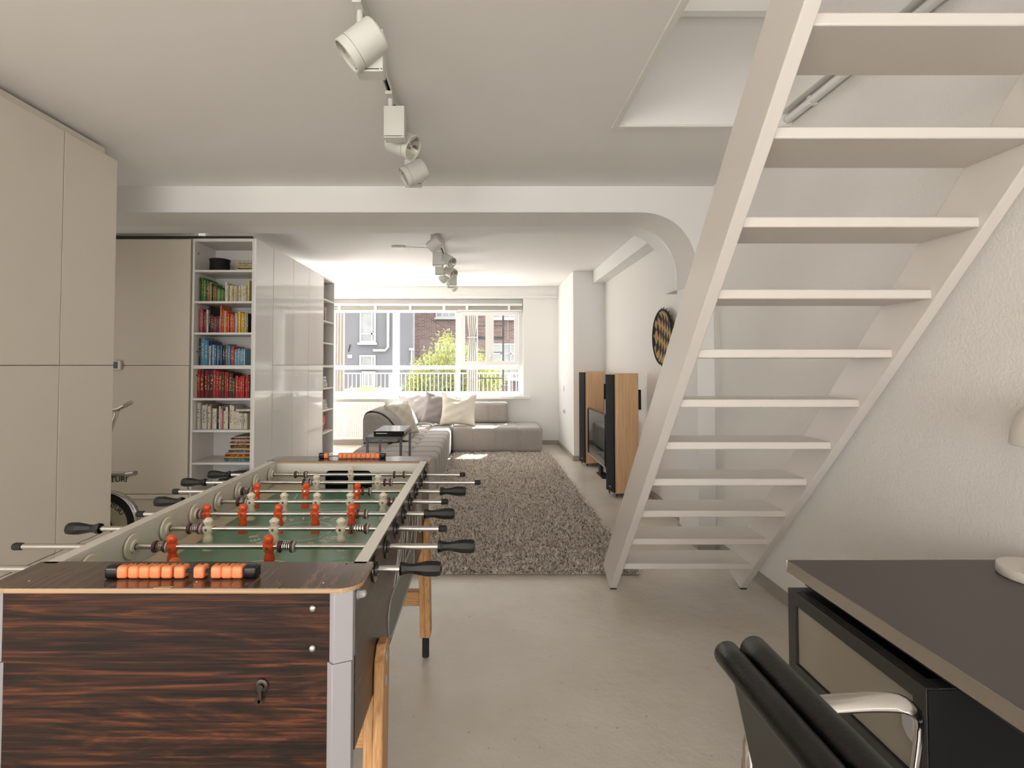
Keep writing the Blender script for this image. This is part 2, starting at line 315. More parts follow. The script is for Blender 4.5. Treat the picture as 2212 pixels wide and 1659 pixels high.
struct(MB().box(1.585, 1.625, OY0, 2.70, 2.655, 2.735), 'trim_5', WHITE, 'white batten along the wall above the heating pipe', 'trim', .004)
pp = empty('heating_pipe', (1.63, 2.0, 2.62), 'white heating pipe running along the wall above the treads', 'pipe')
build(MB().cyl((1.628, -.2, 2.622), (1.628, 2.70, 2.622), .021, n=16), 'pipe_run', WHITE, pp)
for y in (.6, 1.6, 2.5): box('pipe_clip', WHITE, (1.61, XR, y, y+.02, 2.60, 2.645), pp, .002)
# baseboards
struct(MB().box(XR-.014, XR, -6.1, YB-.001, 0, .07), 'baseboard_right', BASEB, 'grey skirting along the wall beside the stairs', 'baseboard', .002)
struct(MB().box(XR-.014, XR, 4.05, 7.019, 0, .07), 'baseboard_speakers', BASEB, 'grey skirting behind the two speakers', 'baseboard', .002)
struct(MB().box(XP-.014, XP, YB, 4.04, 0, .07).box(XP-.014, XR-.014, YB-.014, YB, 0, .07), 'baseboard_column', BASEB, 'grey skirting around the pilaster under the stairs', 'baseboard', .002)
struct(MB().box(1.216, 1.23, 7.005, YF-.014, 0, .07).box(1.23, XR-.014, 7.006, 7.02, 0, .07), 'baseboard_chimney', BASEB, 'grey skirting around the chimney breast', 'baseboard', .002)
struct(MB().box(-2.6, 1.23, YF-.014, YF, 0, .07), 'baseboard_back', BASEB, 'grey skirting under the wide window', 'baseboard', .002)

# ------------------------------------------------------------------ window
wd = empty('window_1', (-.95, YF+.1, WZ0), 'wide white-framed window looking onto a terrace', 'window', kind='structure')
y0, y1 = YF+.10, YF+.17
GZ0, GZ1, TZ0, TZ1 = .862, 2.19, 1.232, 1.298
def wbox(n, b, m=WFRAME, bevel=.004): return box(n, m, b, wd, bevel)
wbox('sill_board', (WX0, .764, YF-.10, YF, WZ0-.048, WZ0-.002)); wbox('sill_reveal', (WX0, WX1, YF+.0005, y0, WZ0-.029, WZ0+.002))
wbox('bottom_rail', (WX0, WX1, y0, y1, WZ0, GZ0)); wbox('head_rail', (WX0, WX1, y0, y1, GZ1, 2.30)); wbox('head_board', (WX0, WX1, y0+.02, y1, 2.30, WZ1))
wbox('jamb', (.582, WX1, y0, y1, GZ0, GZ1)); wbox('jamb', (WX0, -2.50, y0, y1, GZ0, GZ1))
for a, b in ((-1.525, -1.418), (-.470, -.395)): wbox('mullion', (a, b, y0-.005, y1, GZ0, GZ1))
for a, b in ((-2.50, -1.525), (-1.418, -.470), (-.395, .582)): wbox('transom', (a, b, y0, y1, TZ0, TZ1))
for a, b in ((-2.50, -1.525), (-1.418, -.470), (-.395, .582)): box('lower_pane', GLASS, (a, b, y0+.03, y0+.036, GZ0, TZ0), wd)
for a, b in ((-2.50, -1.525), (-1.418, -.470)): box('upper_pane', GLASS, (a, b, y0+.03, y0+.036, TZ1, GZ1), wd)
cs = MB().box(-.393, .578, y0-.035, y0-.002, TZ1+.005, TZ1+.07).box(-.393, .578, y0-.035, y0-.002, GZ1-.05, GZ1+.01).box(-.393, -.315, y0-.035, y0-.002, TZ1+.07, GZ1-.05).box(.51, .578, y0-.035, y0-.002, TZ1+.07, GZ1-.05).box(.03, .165, y0-.035, y0-.002, TZ1+.07, GZ1-.05)
cse = build(cs, 'casement', WFRAME, wd, bevel=.003)
box('casement_pane', GLASS, (-.315, .03, y0-.02, y0-.015, TZ1+.07, GZ1-.05), cse); box('casement_pane', GLASS, (.165, .51, y0-.02, y0-.015, TZ1+.07, GZ1-.05), cse)
build(MB().box(.085, .11, y0-.05, y0-.035, 1.40, 1.47).tube([(.097, y0-.05, 1.44), (.097, y0-.075, 1.44), (.097, y0-.078, 1.37)], .008, 8), 'casement_handle', BRUSH, cse)
bl = empty('roller_blind', (-.95, YF+.05, 2.2), 'white slatted blind pulled right up under the window head', 'blind')
box('cassette', WFRAME, (WX0+.01, WX1-.01, YF+.02, YF+.085, 2.285, 2.33), bl, .006)
for k in range(4): box('slat', mat('blind_slat', (214, 208, 196), .4), (WX0+.02, WX1-.02, YF+.025, YF+.075, 2.232+k*.011, 2.238+k*.011), bl)
box('bottom_bar', WFRAME, (WX0+.02, -.45, YF+.02, YF+.08, 2.196, 2.222), bl, .004); box('bottom_bar', WFRAME, (-.44, WX1-.02, YF+.02, YF+.08, 2.205, 2.226), bl, .004)
for x in (-2.40, -1.80, -1.22, -.66, -.28, .42): box('bracket', WFRAME, (x-.022, x+.022, YF+.012, YF+.02, 2.20, 2.29), bl, .003)
build(MB().tube([(.40, YF+.02, 2.2), (.40, YF+.018, 1.5), (.40, YF+.01, .86)], .0022, 5), 'pull_cord', WFRAME, bl)

# radiator, sockets
rd = empty('radiator', (-2.05, YF-.08, .1), 'white ribbed panel radiator below the window', 'radiator')
m = MB()
for k in range(30): m.prism([(-2.52+k*.03, YF-.10), (-2.513+k*.03, YF-.112), (-2.497+k*.03, YF-.112), (-2.49+k*.03, YF-.10)], 'z', .14, .655)
build(m, 'ribs', WHITE, rd); box('panel', WHITE, (-2.54, -1.61, YF-.10, YF-.045, .10, .69), rd, .008)
box('top_grille', WHITE, (-2.54, -1.61, YF-.115, YF-.03, .69, .705), rd, .004); build(MB().cyl((-1.66, YF-.07, .1), (-1.66, YF-.07, 0.001), .012), 'supply_pipe', WHITE, rd)
build(MB().lathe([(.02, 0), (.026, .01), (.026, .05), (.018, .06)], (-1.61, YF-.07, .60), (1, 0, 0)), 'valve', WHITE, rd)
def plate(lab, x, y, z, n, name):
    e = empty(name, (x, y, z), lab, 'switch' if 'switch' in name else 'socket')
    for k in range(n):
        yy = y + k*.075
        box('cover', WHITE, (x-.008, x, yy-.036, yy+.036, z-.04, z+.04), e, .003)
        if 'switch' in name: box('rocker', WFRAME, (x-.012, x-.008, yy-.02, yy+.02, z-.025, z+.025), e, .002)
        else: build(MB().lathe([(.024, 0), (.021, .004), (.019, .0045), (.017, -.002)], (x-.008, yy, z), (-1, 0, 0), caps=False), 'outlet_ring', GREYP, e)
plate('white double socket low on the chimney breast', 1.2295, 7.78, .60, 2, 'wall_socket')
plate('white light switch on the side of the chimney breast', 1.2295, 7.86, .95, 1, 'light_switch')

# ------------------------------------------------------------------ staircase
st = empty('staircase', (1.13, 2.9, 0), 'steep white open-tread wooden staircase rising to the upper floor', 'staircase')
XI0, XI1, RIS, GO = .779, 1.497, .1954, .171
def sline(y, z0): return y
sl = RIS/GO; YT = 3.03
def stringer(xa, xb, name):
    top = 3.3
    P = [(YT, .004), (YT+.175, .072), (YT+.232-(top)/sl, top), (YT-top/sl, top)]
    o = build(MB().prism(P, 'x', xa, xb), name, STAIR, st, bevel=.004)
    build(MB().box(xa+.003, xb-.003, YT-.005, YT+.02, 0, .006), 'foot_pad', RUBBER, o)
stringer(.737, XI0, 'stringer'); stringer(XI1, XI1+.042, 'stringer')
tre = MB().box(XI0-.004, XI1+.004, 0, .214, -.032, 0).mesh('tread', STAIR)
for i in range(14):
    o = link('tread', tre, st, (0, 2.905-GO*i, .195+RIS*i)); bev(o, .004)

# ------------------------------------------------------------------ fitted cabinets at left
XC = -2.2
def tall_cabinet(y0_, y1_, lab, grp, lowseam=True):
    e = empty('tall_cabinet', (XC-.3, (y0_+y1_)/2, 0), lab, 'cabinet', grp)
    box('body', CAB, (XC-.55, XC-.021, y0_+.001, y1_-.001, .0, 2.52), e)
    box('upper_door', CAB, (XC-.02, XC, y0_+.0015, y1_-.0015, 1.309, 2.535), e, .0015)
    box('lower_door', CAB, (XC-.02, XC, y0_+.0015, y1_-.0015, .345, 1.305), e, .0015)
    box('drawer_front', CAB, (XC-.02, XC, y0_+.0015, y1_-.0015, .06, .341), e, .0015)
g = 'tall fitted cabinets by the football table'
tall_cabinet(2.658, 3.045, 'narrow beige tall cabinet at the end of the row, beside the exercise bike', g)
tall_cabinet(2.218, 2.656, 'beige tall cabinet, second from the exercise bike', g)
tall_cabinet(1.70, 2.216, 'beige tall cabinet nearest the camera, cut by the picture edge', g)
struct(MB().box(XC-.5, XC-.03, 1.6, 2.98, 2.537, 2.585), 'trim_6', CAB, 'filler strip between tall cabinets and ceiling', 'trim', .002)
struct(MB().box(-3.6, XC-.56, 2.9, 3.0, 0, ZC), 'wall_partition', WALL, 'white partition behind the tall cabinets', 'wall')
# sliding panel door
YK = 4.30
struct(MB().box(-3.6, -2.462, YK+.03, YK+.09, 0, ZC), 'niche_backing', WALL, 'backing added behind the sliding panel door to stop light leaks', 'wall')  # unseen backing, added to block light leaking through the door seams
sp = empty('door_1', (-3.0, YK, 0), 'plain beige sliding panel door beside the bookcase', 'door', kind='structure')
box('upper_panel', CABD, (-3.58, -2.472, YK-.005, YK+.02, 1.307, 2.37), sp, .0015); box('lower_panel', CABD, (-3.58, -2.472, YK-.005, YK+.02, .235, 1.303), sp, .0015)
box('bottom_rail', CAB, (-3.58, -2.46, YK-.012, YK+.02, .195, .23), sp, .002); box('kick_panel', CABD, (-3.58, -2.46, YK+.005, YK+.02, 0.001, .19), sp)
box('top_track', DKSTEEL, (-3.58, -1.95, YK-.01, YK+.012, 2.379, 2.396), sp)
th = empty('thermostat', (-3.085, YK-.005, 1.305), 'white wall thermostat with a dark green display', 'thermostat')
box('housing', WHITE, (-3.14, -3.03, YK-.03, YK-.0055, 1.268, 1.345), th, .006); box('display', mat('lcd', (60, 76, 66), .2), (-3.135, -3.052, YK-.0325, YK-.03, 1.280, 1.335), th)

# bookcase
SZ = [.20, .4935, .764, 1.030, 1.306, 1.582, 1.8466, 2.111]
BX0, BX1 = -2.457, -1.936
bk = empty('bookcase', ((BX0+BX1)/2, YK+.18, 0), 'tall white open bookcase filled with colour-sorted books', 'bookcase')
box('side_panel', SHELF, (BX0, BX0+.018, YK, YK+.36, .06, 2.376), bk, .001); box('side_panel', SHELF, (BX1-.02, BX1-.002, YK, YK+.36, .06, 2.376), bk, .001)
box('end_panel', GLOSS, (BX1-.0015, BX1+.016, YK-.002, YK+.352, .06, 2.376), bk, .001)
box('top_panel', SHELF, (BX0+.0185, BX1-.0205, YK, YK+.36, 2.352, 2.376), bk); box('back_panel', SHELF, (BX0+.018, BX1-.02, YK+.345, YK+.36, .06, 2.352), bk); box('plinth', CAB, (BX0, BX1, YK+.03, YK+.36, 0, .06), bk)
for i, z in enumerate(SZ):
    t = .03 if i == 4 else .018
    box('shelf', SHELF, (BX0+.0185, BX1-.0205, YK+.002, YK+.344, z-t, z), bk, .001)
box('hanging_rail', SHELF, (BX0+.0185, BX1-.0205, YK+.33, YK+.3445, 2.26, 2.34), bk, .001)
for (x, y, z) in ((BX0+.019, YK+.05, 2.26), (BX0+.019, YK+.05, 1.42), (BX0+.019, YK+.05, 1.22)): build(MB().cyl((x, y, z), (x+.003, y, z), .006, n=10), 'peg_hole', RUBBER, bk)
# glossy wardrobes and the end shelf
def wardrobe(y0_, y1_, lab):
    e = empty('wardrobe', (BX1-.2, (y0_+y1_)/2, 0), lab, 'wardrobe', 'glossy white wardrobes in the living room')
    box('body', SHELF, (BX1-.36, BX1-.004, y0_+.001, y1_-.001, .06, 2.376), e); box('plinth', CAB, (BX1-.36, BX1-.03, y0_+.001, y1_-.001, 0, .0595), e)
    box('upper_door', GLOSS, (BX1-.003, BX1+.016, y0_+.0015, y1_-.0015, 1.309, 2.376), e, .0015); box('lower_door', GLOSS, (BX1-.003, BX1+.016, y0_+.0015, y1_-.0015, .06, 1.305), e, .0015)
wardrobe(4.661, 5.150, 'glossy white two-door wardrobe next to the bookcase of coloured books')
wardrobe(5.152, 5.606, 'glossy white two-door wardrobe in the middle of the three')
wardrobe(5.608, 6.110, 'glossy white two-door wardrobe beside the narrow end shelves')
es = empty('end_shelf', (BX1-.18, 6.33, 0), 'narrow white open end shelf unit nearest the window', 'shelf')
EY0, EY1 = 6.112, 6.56
box('side_panel', SHELF, (BX1-.36, BX1+.016, EY0, EY0+.016, .06, 2.376), es); box('side_panel', SHELF, (BX1-.36, BX1+.016, EY1-.018, EY1, .0, 2.376), es)
box('back_panel', SHELF, (BX1-.36, BX1-.35, EY0+.016, EY1-.018, .06, 2.376), es); box('top_panel', SHELF, (BX1-.349, BX1+.015, EY0+.0165, EY1-.0185, 2.352, 2.376), es); box('plinth', CAB, (BX1-.36, BX1-.02, EY0, EY1-.019, 0, .0595), es)
for i, z in enumerate(SZ): box('shelf', SHELF, (BX1-.3495, BX1+.014, EY0+.0165, EY1-.0185, z-(.03 if i == 4 else .018), z), es, .001)

# ------------------------------------------------------------------ football table
TX0, TX1, TI0, TI1 = -.982, -.262, -.949, -.292       # outer / inner X
TYA, TY0, TY1, TYB = 1.027, 1.163, 2.363, 2.49        # front, inner front, inner rear, rear
ZR, ZF, ZROD, TXC = .868, .743, .822, -.6205
ft = empty('football_table', (TXC, 1.76, 0), 'rosewood-veneered table football game with orange and cream players', 'football table')
fb = lambda n, m, b, bevel=0, p=None, label=None: box(n, m, b, p or ft, bevel, label=label)
front = fb('front_panel', RSX, (-.958, -.306, 1.034, 1.05, .50, ZR-.0105), label='rosewood end panel with lock and bolts')
for z in (.725, .635): build(MB().lathe([(.0075, 0), (.0068, .003), (.0045, .0052), (0.0001, .006)], (-.3405, 1.034, 0), (0, -1, 0), 18).mesh and MB().lathe([(.0075, 0), (.0068, .003), (.0045, .0052), (0.0001, .006)], (-.3405, 1.034, ZR-.0105-.032-(0 if z > .7 else .0785)), (0, -1, 0), 18), 'bolt', CHROME, front)
lk = build(MB().lathe([(.0135, 0), (.0135, .003), (.011, .0045), (.006, .0045), (.006, .009), (.0001, .0095)], (-.440, 1.034, .674), (0, -1, 0), 20), 'lock', mat('lock_dark', (66, 58, 52), .35, .8), front)
build(MB().box(-.4445, -.4375, 1.0245, 1.0258, .645, .676).lathe([(.004, -.0007), (.0075, -.0006), (.0075, .0006), (.004, .0007)], (-.443, 1.0252, .648), (0, 1, 0), 14), 'key', MATS['lock_dark'], front)
# white corner profiles (two lengths, the lower one stepped outwards)
def profile(xw, xo, sgn):
    e1 = [(xw, 1.034), (xw+.011*sgn, 1.026), (xw+.045*sgn, 1.040), (xw+.045*sgn, 1.06), (xw, 1.06)]
    e2 = [(xw-.004*sgn, 1.034), (xw+.009*sgn, 1.0225), (xw+.043*sgn, 1.0375), (xw+.043*sgn, 1.06), (xw-.004*sgn, 1.06)]
    build(MB().prism(e1, 'z', .72, ZR-.0105), 'corner_profile', ALU, ft, bevel=.001); build(MB().prism(e2, 'z', .50, .7195), 'corner_profile', ALU, ft, bevel=.001)
profile(-.307, TX1, 1); profile(-.958, TX0, -1)
# sides
for xa, xb, nm in ((TX1-.028, TX1, 1), (TX0, TX0+.030, -1)):
    o = fb('side_panel', RSS, (xa if nm > 0 else xa, xb, 1.06, 2.455, .53, ZR-.004)); 
    fb('rail_cap', INNER, (xa-.001, xb+.001, TY0-.01, TY1+.01, ZR-.004, ZR), .0008)
    fb('inner_lining', INNER, (xa-.003, xa-.0005, TY0, TY1, ZF-.02, ZR-.004) if nm > 0 else (xb+.0005, xb+.003, TY0, TY1, ZF-.02, ZR-.004))
fb('rear_panel', RSX, (-.958, -.306, 2.465, 2.48, .50, ZR-.0105)); fb('underside', BLKM, (TX0+.04, TX1-.04, 1.06, 2.46, .53, .545))
# end planks with rounded outer corners and ply edge
def plank(ya, yb, outer_front):
    P = rounded(TX0-.012, TX1+.014, ya, yb, .045, 6, (1, 0, 0, 1) if outer_front else (0, 1, 1, 0))
    o = build(MB().prism(P, 'z', ZR-.0015, ZR), 'end_plank', RSY, ft)
    build(MB().prism([(x, y) for x, y in P], 'z', ZR-.0105, ZR-.0015), 'ply_core', PLY, o)
    return o
pl = plank(TYA, TY0, True); plank(TY1, TYB, False)
for (x, y) in ((-.305, TY0-.012), (-.325, 1.05), (-.585, 1.056), (-.93, 1.06)): build(MB().lathe([(.0022, 0), (.0018, .0008), (.0001, .001)], (x, y, ZR), n=10), 'pin', CHROME if y < 1.1 else BLKM, pl)
ch = build(MB().prism([(-.655, TYA-.0004), (-.650, TYA+.003), (-.638, TYA+.0065), (-.625, TYA+.009), (-.617, TYA+.007), (-.618, TYA+.002), (-.622, TYA-.0004)], 'z', ZR-.004, ZR+.0003), 'veneer_chip', PLY, pl, label='pale chip in the veneer edge')
# end walls with goals
GX0, GX1, GZ = TXC-.108, TXC+.108, ZF+.082
for ya, yb, fr in ((TY0-.012, TY0, 1), (TY1, TY1+.012, 0)):
    m = MB().box(TI0, GX0, ya, yb, ZF-.02, ZR-.0105).box(GX1, TI1, ya, yb, ZF-.02, ZR-.0105).box(GX0, GX1, ya, yb, GZ, ZR-.0105)
    for sgn, gx in ((1, GX0), (-1, GX1)):
        P = [(gx, GZ)] + [(gx+sgn*(.024-.024*math.cos(t)), GZ-.024+.024*math.sin(t)) for t in np.linspace(0, PI/2, 6)]
        m.prism(P, 'y', ya, yb)
    build(m, 'end_wall', INNER, ft)
    gy0, gy1 = (ya-.06, ya) if fr else (yb, yb+.06)
    build(MB().box(GX0-.01, GX1+.01, gy0 if fr else gy1-.004, gy0+.004 if fr else gy1, ZF-.06, GZ+.004).box(GX0-.01, GX0-.006, gy0, gy1, ZF-.06, GZ+.004).box(GX1+.006, GX1+.01, gy0, gy1, ZF-.06, GZ+.004).box(GX0-.01, GX1+.01, gy0, gy1, GZ, GZ+.004).box(GX0-.01, GX1+.01, gy0, gy1, ZF-.06, ZF-.056), 'goal', BLKM, ft)
# playing field, ramps, markings, lettering
pf = fb('playfield', GREEN, (TI0, TI1, TY0, TY1, ZF-.01, ZF))
def ramp(pts, name='ramp'): build(MB().add(pts, [tuple(range(len(pts)))]), name, CRM, pf, smooth=0)
zr = ZF+.022; e = .0006
for xs, xo in ((TI0+.003, TI0+.034), (TI1-.003, TI1-.034)):
    ramp([(xo, TY0+.1, ZF+e), (xo, TY1-.1, ZF+e), (xs, TY1-.1, zr), (xs, TY0+.1, zr)])
    for ys, yc, yo in ((TY0, TY0+.1, TY0+.02), (TY1, TY1-.1, TY1-.02)):
        sx = 1 if xs < TXC else -1
        ramp([(xs+sx*.20, ys, ZF+e), (xo, yc, ZF+e), (xs, yc, zr), (xs, ys, zr+.006)], 'corner_ramp')
YM = 1.763
def mk(m_, nm='field_line'): build(m_, nm, MARK, pf, smooth=0)
def ring(cx, cy, r, w, a0, a1, n): return MB().strip([(x, y, ZF+.0008) for x, y in arc(cx, cy, r-w/2, a0, a1, n)], [(x, y, ZF+.0008) for x, y in arc(cx, cy, r+w/2, a0, a1, n)])
mk(ring(TXC, YM, .100, .005, 0, 2*PI, 48), 'centre_circle')
for s_ in (-1, 1):
    yb_ = YM + s_*.36; ye = YM + s_*.60
    m = MB().box(TXC-.17, TXC+.17, min(yb_, yb_-s_*.005), max(yb_, yb_-s_*.005), ZF, ZF+.0008)
    for x in (-1, 1): m.add([(TXC+x*.17, yb_, ZF+.0008), (TXC+x*.165, yb_, ZF+.0008), (TXC+x*.215, ye, ZF+.0008), (TXC+x*.22, ye, ZF+.0008)], [(0, 1, 2, 3)])
    mk(m, 'penalty_box'); mk(ring(TXC, yb_+s_*.03, .125, .005, -s_*PI/2-.95, -s_*PI/2+.95, 24), 'penalty_arc')
LM = {}
for ch_, dg in [(c_, -28-16.3*i) for i, c_ in enumerate('DEUTSCHER')] + [(c_, 138-15.2*i) for i, c_ in enumerate('MEISTER')]:
    if ch_ not in LM: LM[ch_] = text_mesh(ch_, .040, MARK, .0003, .0012)
    a = math.radians(dg); r = .148
    link('letter', LM[ch_], pf, (TXC+r*math.cos(a), YM+r*math.sin(a), ZF+.0006), (0, 0, a-PI/2))
# legs
def leg(x_out, sgn, yt, yb_, front):
    # upper part laps the side, lower part is full thickness
    t0 = .024; z1 = .632; xo = x_out; w = .076
    a = (yt, z1); P = [(yb_, .10), (yb_+w, .10), (yt+w, z1-.012), (yt+w*.8, z1), (yt+w*.35, z1), (yt, z1-.03)]
    o = build(MB().prism(P, 'x', xo, xo+sgn*t0), 'leg', PNZ, ft, bevel=.003)
    def yat(z): return yb_+(yt-yb_)*(z-.10)/(z1-.10)
    P2 = [(yb_+.002, .10), (yb_+w-.002, .10), (yat(.528)+w-.002, .528), (yat(.528)+.002, .528)]
    build(MB().prism(P2, 'x', xo-sgn*.022, xo-sgn*.0002), 'leg_block', PNZ, o, bevel=.002)
    build(MB().cyl((xo, yb_+w/2, .0005), (xo, yb_+w/2, .0995), .0155, n=18), 'foot', RUBBER, o, bevel=.002)
    for z in (.60, .545): build(MB().lathe([(.0125, 0), (.0125, .0018), (.007, .003), (.0001, .003)], (xo+sgn*t0, yat(z)+w*.5, z), (sgn, 0, 0), 16), 'washer', GREYP, o)
for sgn, x in ((1, TX1+.001), (-1, TX0-.001)):
    leg(x, sgn, 1.235, 1.20, True); leg(x, sgn, 2.215, 2.30, False)
for yb_ in (1.24, 2.31):
    for za, zb_ in ((.235, .30), (.40, .455)): fb('stretcher', PNX, (TX0+.022, TX1-.022, yb_, yb_+.035, za, zb_), .003)
# right-hand side fittings: ball return slot, drawn emblem, bolt
def slot(y0_, y1_, z0_, z1_, x):
    P = rounded(y0_, y1_, z0_, z1_, (z1_-z0_)/2-.001, 8); pts = [(x, p[0], p[1]) for p in P]
    o = build(MB().tube(pts, .0035, 8, closed=True), 'slot_rim', ALU, ft); build(MB().prism(P, 'x', x-.0005, x+.0008), 'slot_tray', mat('slot_grey', (112, 116, 108), .5), o)
slot(1.42, 1.93, .545, .655, TX1+.0005)
def emblem(pts, nm='emblem_line'): build(MB().tube([(TX1+.0003, y, z) for y, z in pts], .0008, 5), nm, MARK, ft, smooth=0)
def ell(cy, cz, a, b, rot=0, n=22): return [(cy+a*math.cos(t)*math.cos(rot)-b*math.sin(t)*math.sin(rot), cz+a*math.cos(t)*math.sin(rot)+b*math.sin(t)*math.cos(rot)) for t in np.linspace(0, 2*PI, n)]
for q in (ell(1.62, .72, .075, .022, .9), ell(1.72, .715, .09, .03, 1.1), ell(1.84, .725, .06, .05, .3), ell(2.0, .70, .08, .03, 1.2)): emblem(q)
for q in ([(1.50, .665), (1.62, .74), (1.60, .68), (1.56, .66)], [(1.52, .66), (1.60, .77)], [(2.05, .80), (2.05, .66), (2.08, .64), (2.08, .80)], [(2.12, .80), (2.12, .62), (2.16, .62), (2.16, .80)]): emblem(q)
for y in (1.075, 2.40): build(MB().cyl((TX1+.0002, y, .836), (TX1+.004, y, .836), .011, n=18).cyl((TX1+.004, y, .836), (TX1+.012, y, .836), .0085, n=6).lathe([(.0075, 0), (.0065, .005), (.0001, .008)], (TX1+.012, y, .836), (1, 0, 0), 12), 'dome_nut', GREYP, ft)
build(MB().tube([(TX1+.001, 2.10, .70), (TX1+.02, 2.10, .70), (TX1+.024, 2.10, .706), (TX1+.02, 2.10, .713), (TX1+.012, 2.10, .713)], .0018, 6), 'ball_hook', CHROME, ft)
# rods with players, bumpers, springs, handles
fig = MB().lathe([(.0001, .0335), (.006, .0325), (.0112, .028), (.0135, .0215), (.0128, .015), (.009, .0105), (.0085, .009), (.0155, .0075), (.0172, .002), (.0165, -.006), (.0115, -.0145), (.0105, -.018), (.0135, -.026), (.0152, -.036), (.0145, -.037), (.0001, -.037)], n=16, sy=.8)
fig.prism([(-.0125, -.064), (.0125, -.064), (.0105, -.036), (-.0105, -.036)], 'y', -.007, .007); fig.sphere((0, -.0125, .020), .003, 8)
fig.cyl((0, -.0145, 0), (0, -.0128, 0), .004, n=8)
face = MB().lathe([(.0138, .0225), (.0150, .0222), (.0149, .0245), (.0132, .0262)], n=16, sy=.82).prism([(-.008, .0235), (.008, .0235), (.006, .0225), (-.006, .0225)], 'y', -.0155, -.009)
for a_, b_ in zip([(-.004, -.0115, .0195), (.004, -.0115, .0195)], (1, 1)): face.sphere(a_, .0016, 6)
figO = fig.mesh('player', ORANGE, smooth=50)
figW_b = MB(); figW_b.v = list(fig.v); figW_b.f = list(fig.f); figW_b.add(face.v, face.f); figC = figW_b.mesh('player', CREAM, smooth=50)
screw = MB().lathe([(.0042, 0), (.004, .0012), (.0001, .0016)], (0, -.0145, 0), (0, -1, 0), 10).mesh('player_screw', STEEL)
bump = MB().lathe([(.0075, -.004), (.0145, -.004), (.0158, -.002), (.0158, .002), (.0145, .004), (.0075, .004)], (0,0,0), (1,0,0), 18).mesh('bumper', MAROON)
wash = MB().lathe([(.0075, -.002), (.0152, -.002), (.0152, .002), (.0075, .002)], (0,0,0), (1,0,0), 18).mesh('washer', GREYP)
hp = [(t/40*.022, .0112*math.cos(2*PI*t/8), .0112*math.sin(2*PI*t/8)) for t in range(41)]
spring = MB().tube(hp, .0011, 5).mesh('spring', CHROME, (.011, 0, 0))
hprof = [(.0098, 0), (.0155, .001), (.0168, .006), (.0140, .014), (.0118, .022), (.0122, .034), (.0160, .052), (.0185, .066), (.0185, .088), (.0160, .098), (.008, .101), (.0001, .1015)]
handR = MB().lathe(hprof, (0,0,0), (1,0,0), 8).mesh('handle', BLACK, smooth=25); handL = MB().lathe(hprof, (0,0,0), (-1,0,0), 8).mesh('handle', BLACK, smooth=25)
capm = MB().lathe([(.0088, -.018), (.0096, -.017), (.0100, .002), (.0085, .006), (.0001, .0072)], (0,0,0), (1,0,0), 14).mesh('end_cap', RUBBER)
bushL = MB().lathe([(.0095, .0), (.0095, .012), (.0165, .0115), (.0175, .006), (.0320, .005), (.0335, .0005)], (0,0,0), (1,0,0), 28).mesh('bushing', BUSH)
bushR = MB().lathe([(.0095, 0), (.0095, .010), (.0160, .0095), (.0175, .004), (.0300, .0035), (.0305, .0003)], (0,0,0), (1,0,0), 28).mesh('bushing', BLACK)
def u2x(px, D): return (px-1045)/1106*D
#        team, players px, bumper-left px, bumper-right px, left end px, right end px, handle side, spin
RODS = [('o', [383], (340, 440), (340, 440), -40, 955, 'R', 28),
        ('o', [372, 581], (333, 365), (602, 638), 30, 1027, 'R', 6),
        ('c', [450, 593, 737], (407, 438), (757, 797), 145, 965, 'L', 0),
        ('o', [447, 525, 602, 681, 760], (416, 437), (770, 795), 296, 983, 'R', 2),
        ('c', [543, 614, 685, 757, 828], (513, 535), (838, 856), 335, 968, 'L', 0),
        ('o', [555, 661, 772], (522, 545), (782, 803), 374, 1007, 'R', -8),
        ('c', [684, 817], (655, 674), (829, 848), 393, 1038, 'L', 0),
        ('c', [758], (637, 664), (850, 877), 450, 1005, 'L', 0)]
for i, (team, ps, bl_, br_, le, re_, hs, spin) in enumerate(RODS):
    Y = 1.240+.15*i; D = Y+(ZROD-H)*.0277; xl, xr = u2x(le, D), u2x(re_, D)
    xa, xb = (xl+(.095 if hs == 'L' else .004), xr-(.095 if hs == 'R' else .004))
    rod = build(MB().cyl((xa, Y, ZROD), (xb, Y, ZROD), .0075, n=16), 'rod', STEEL, ft, Vector((TXC, Y, ZROD)))
    L = lambda n, me, x, rot=None, y=Y, z=ZROD: link(n, me, rod, (x, y, z), rot)
    L('handle', handR if hs == 'R' else handL, xr-.1015 if hs == 'R' else xl+.1015); L('end_cap', capm, xl+.006 if hs == 'R' else xr-.006, (0, 0, PI) if hs == 'R' else None)
    L('bushing', bushL, TI0+.004); L('bushing', bushR, TX1+.0005)
    for px in ps:
        f_ = L('player', figO if team == 'o' else figC, u2x(px, D), (math.radians(spin), 0, 0)); f_['label'] = 'orange player' if team == 'o' else 'cream player'
        s_ = L('player_screw', screw, u2x(px, D), (math.radians(spin), 0, 0))
    for (p0, p1) in ((bl_, br_) if i else ()):
        x0, x1 = u2x(p0, D), u2x(p1, D)
        L('bumper', bump, x0+.004); L('bumper', bump, x1-.008); L('washer', wash, x1-.002); s_ = L('spring', spring, (x0+x1)/2-.003); s_.scale = (max(.5, (x1-x0-.016)/.022), 1, 1)
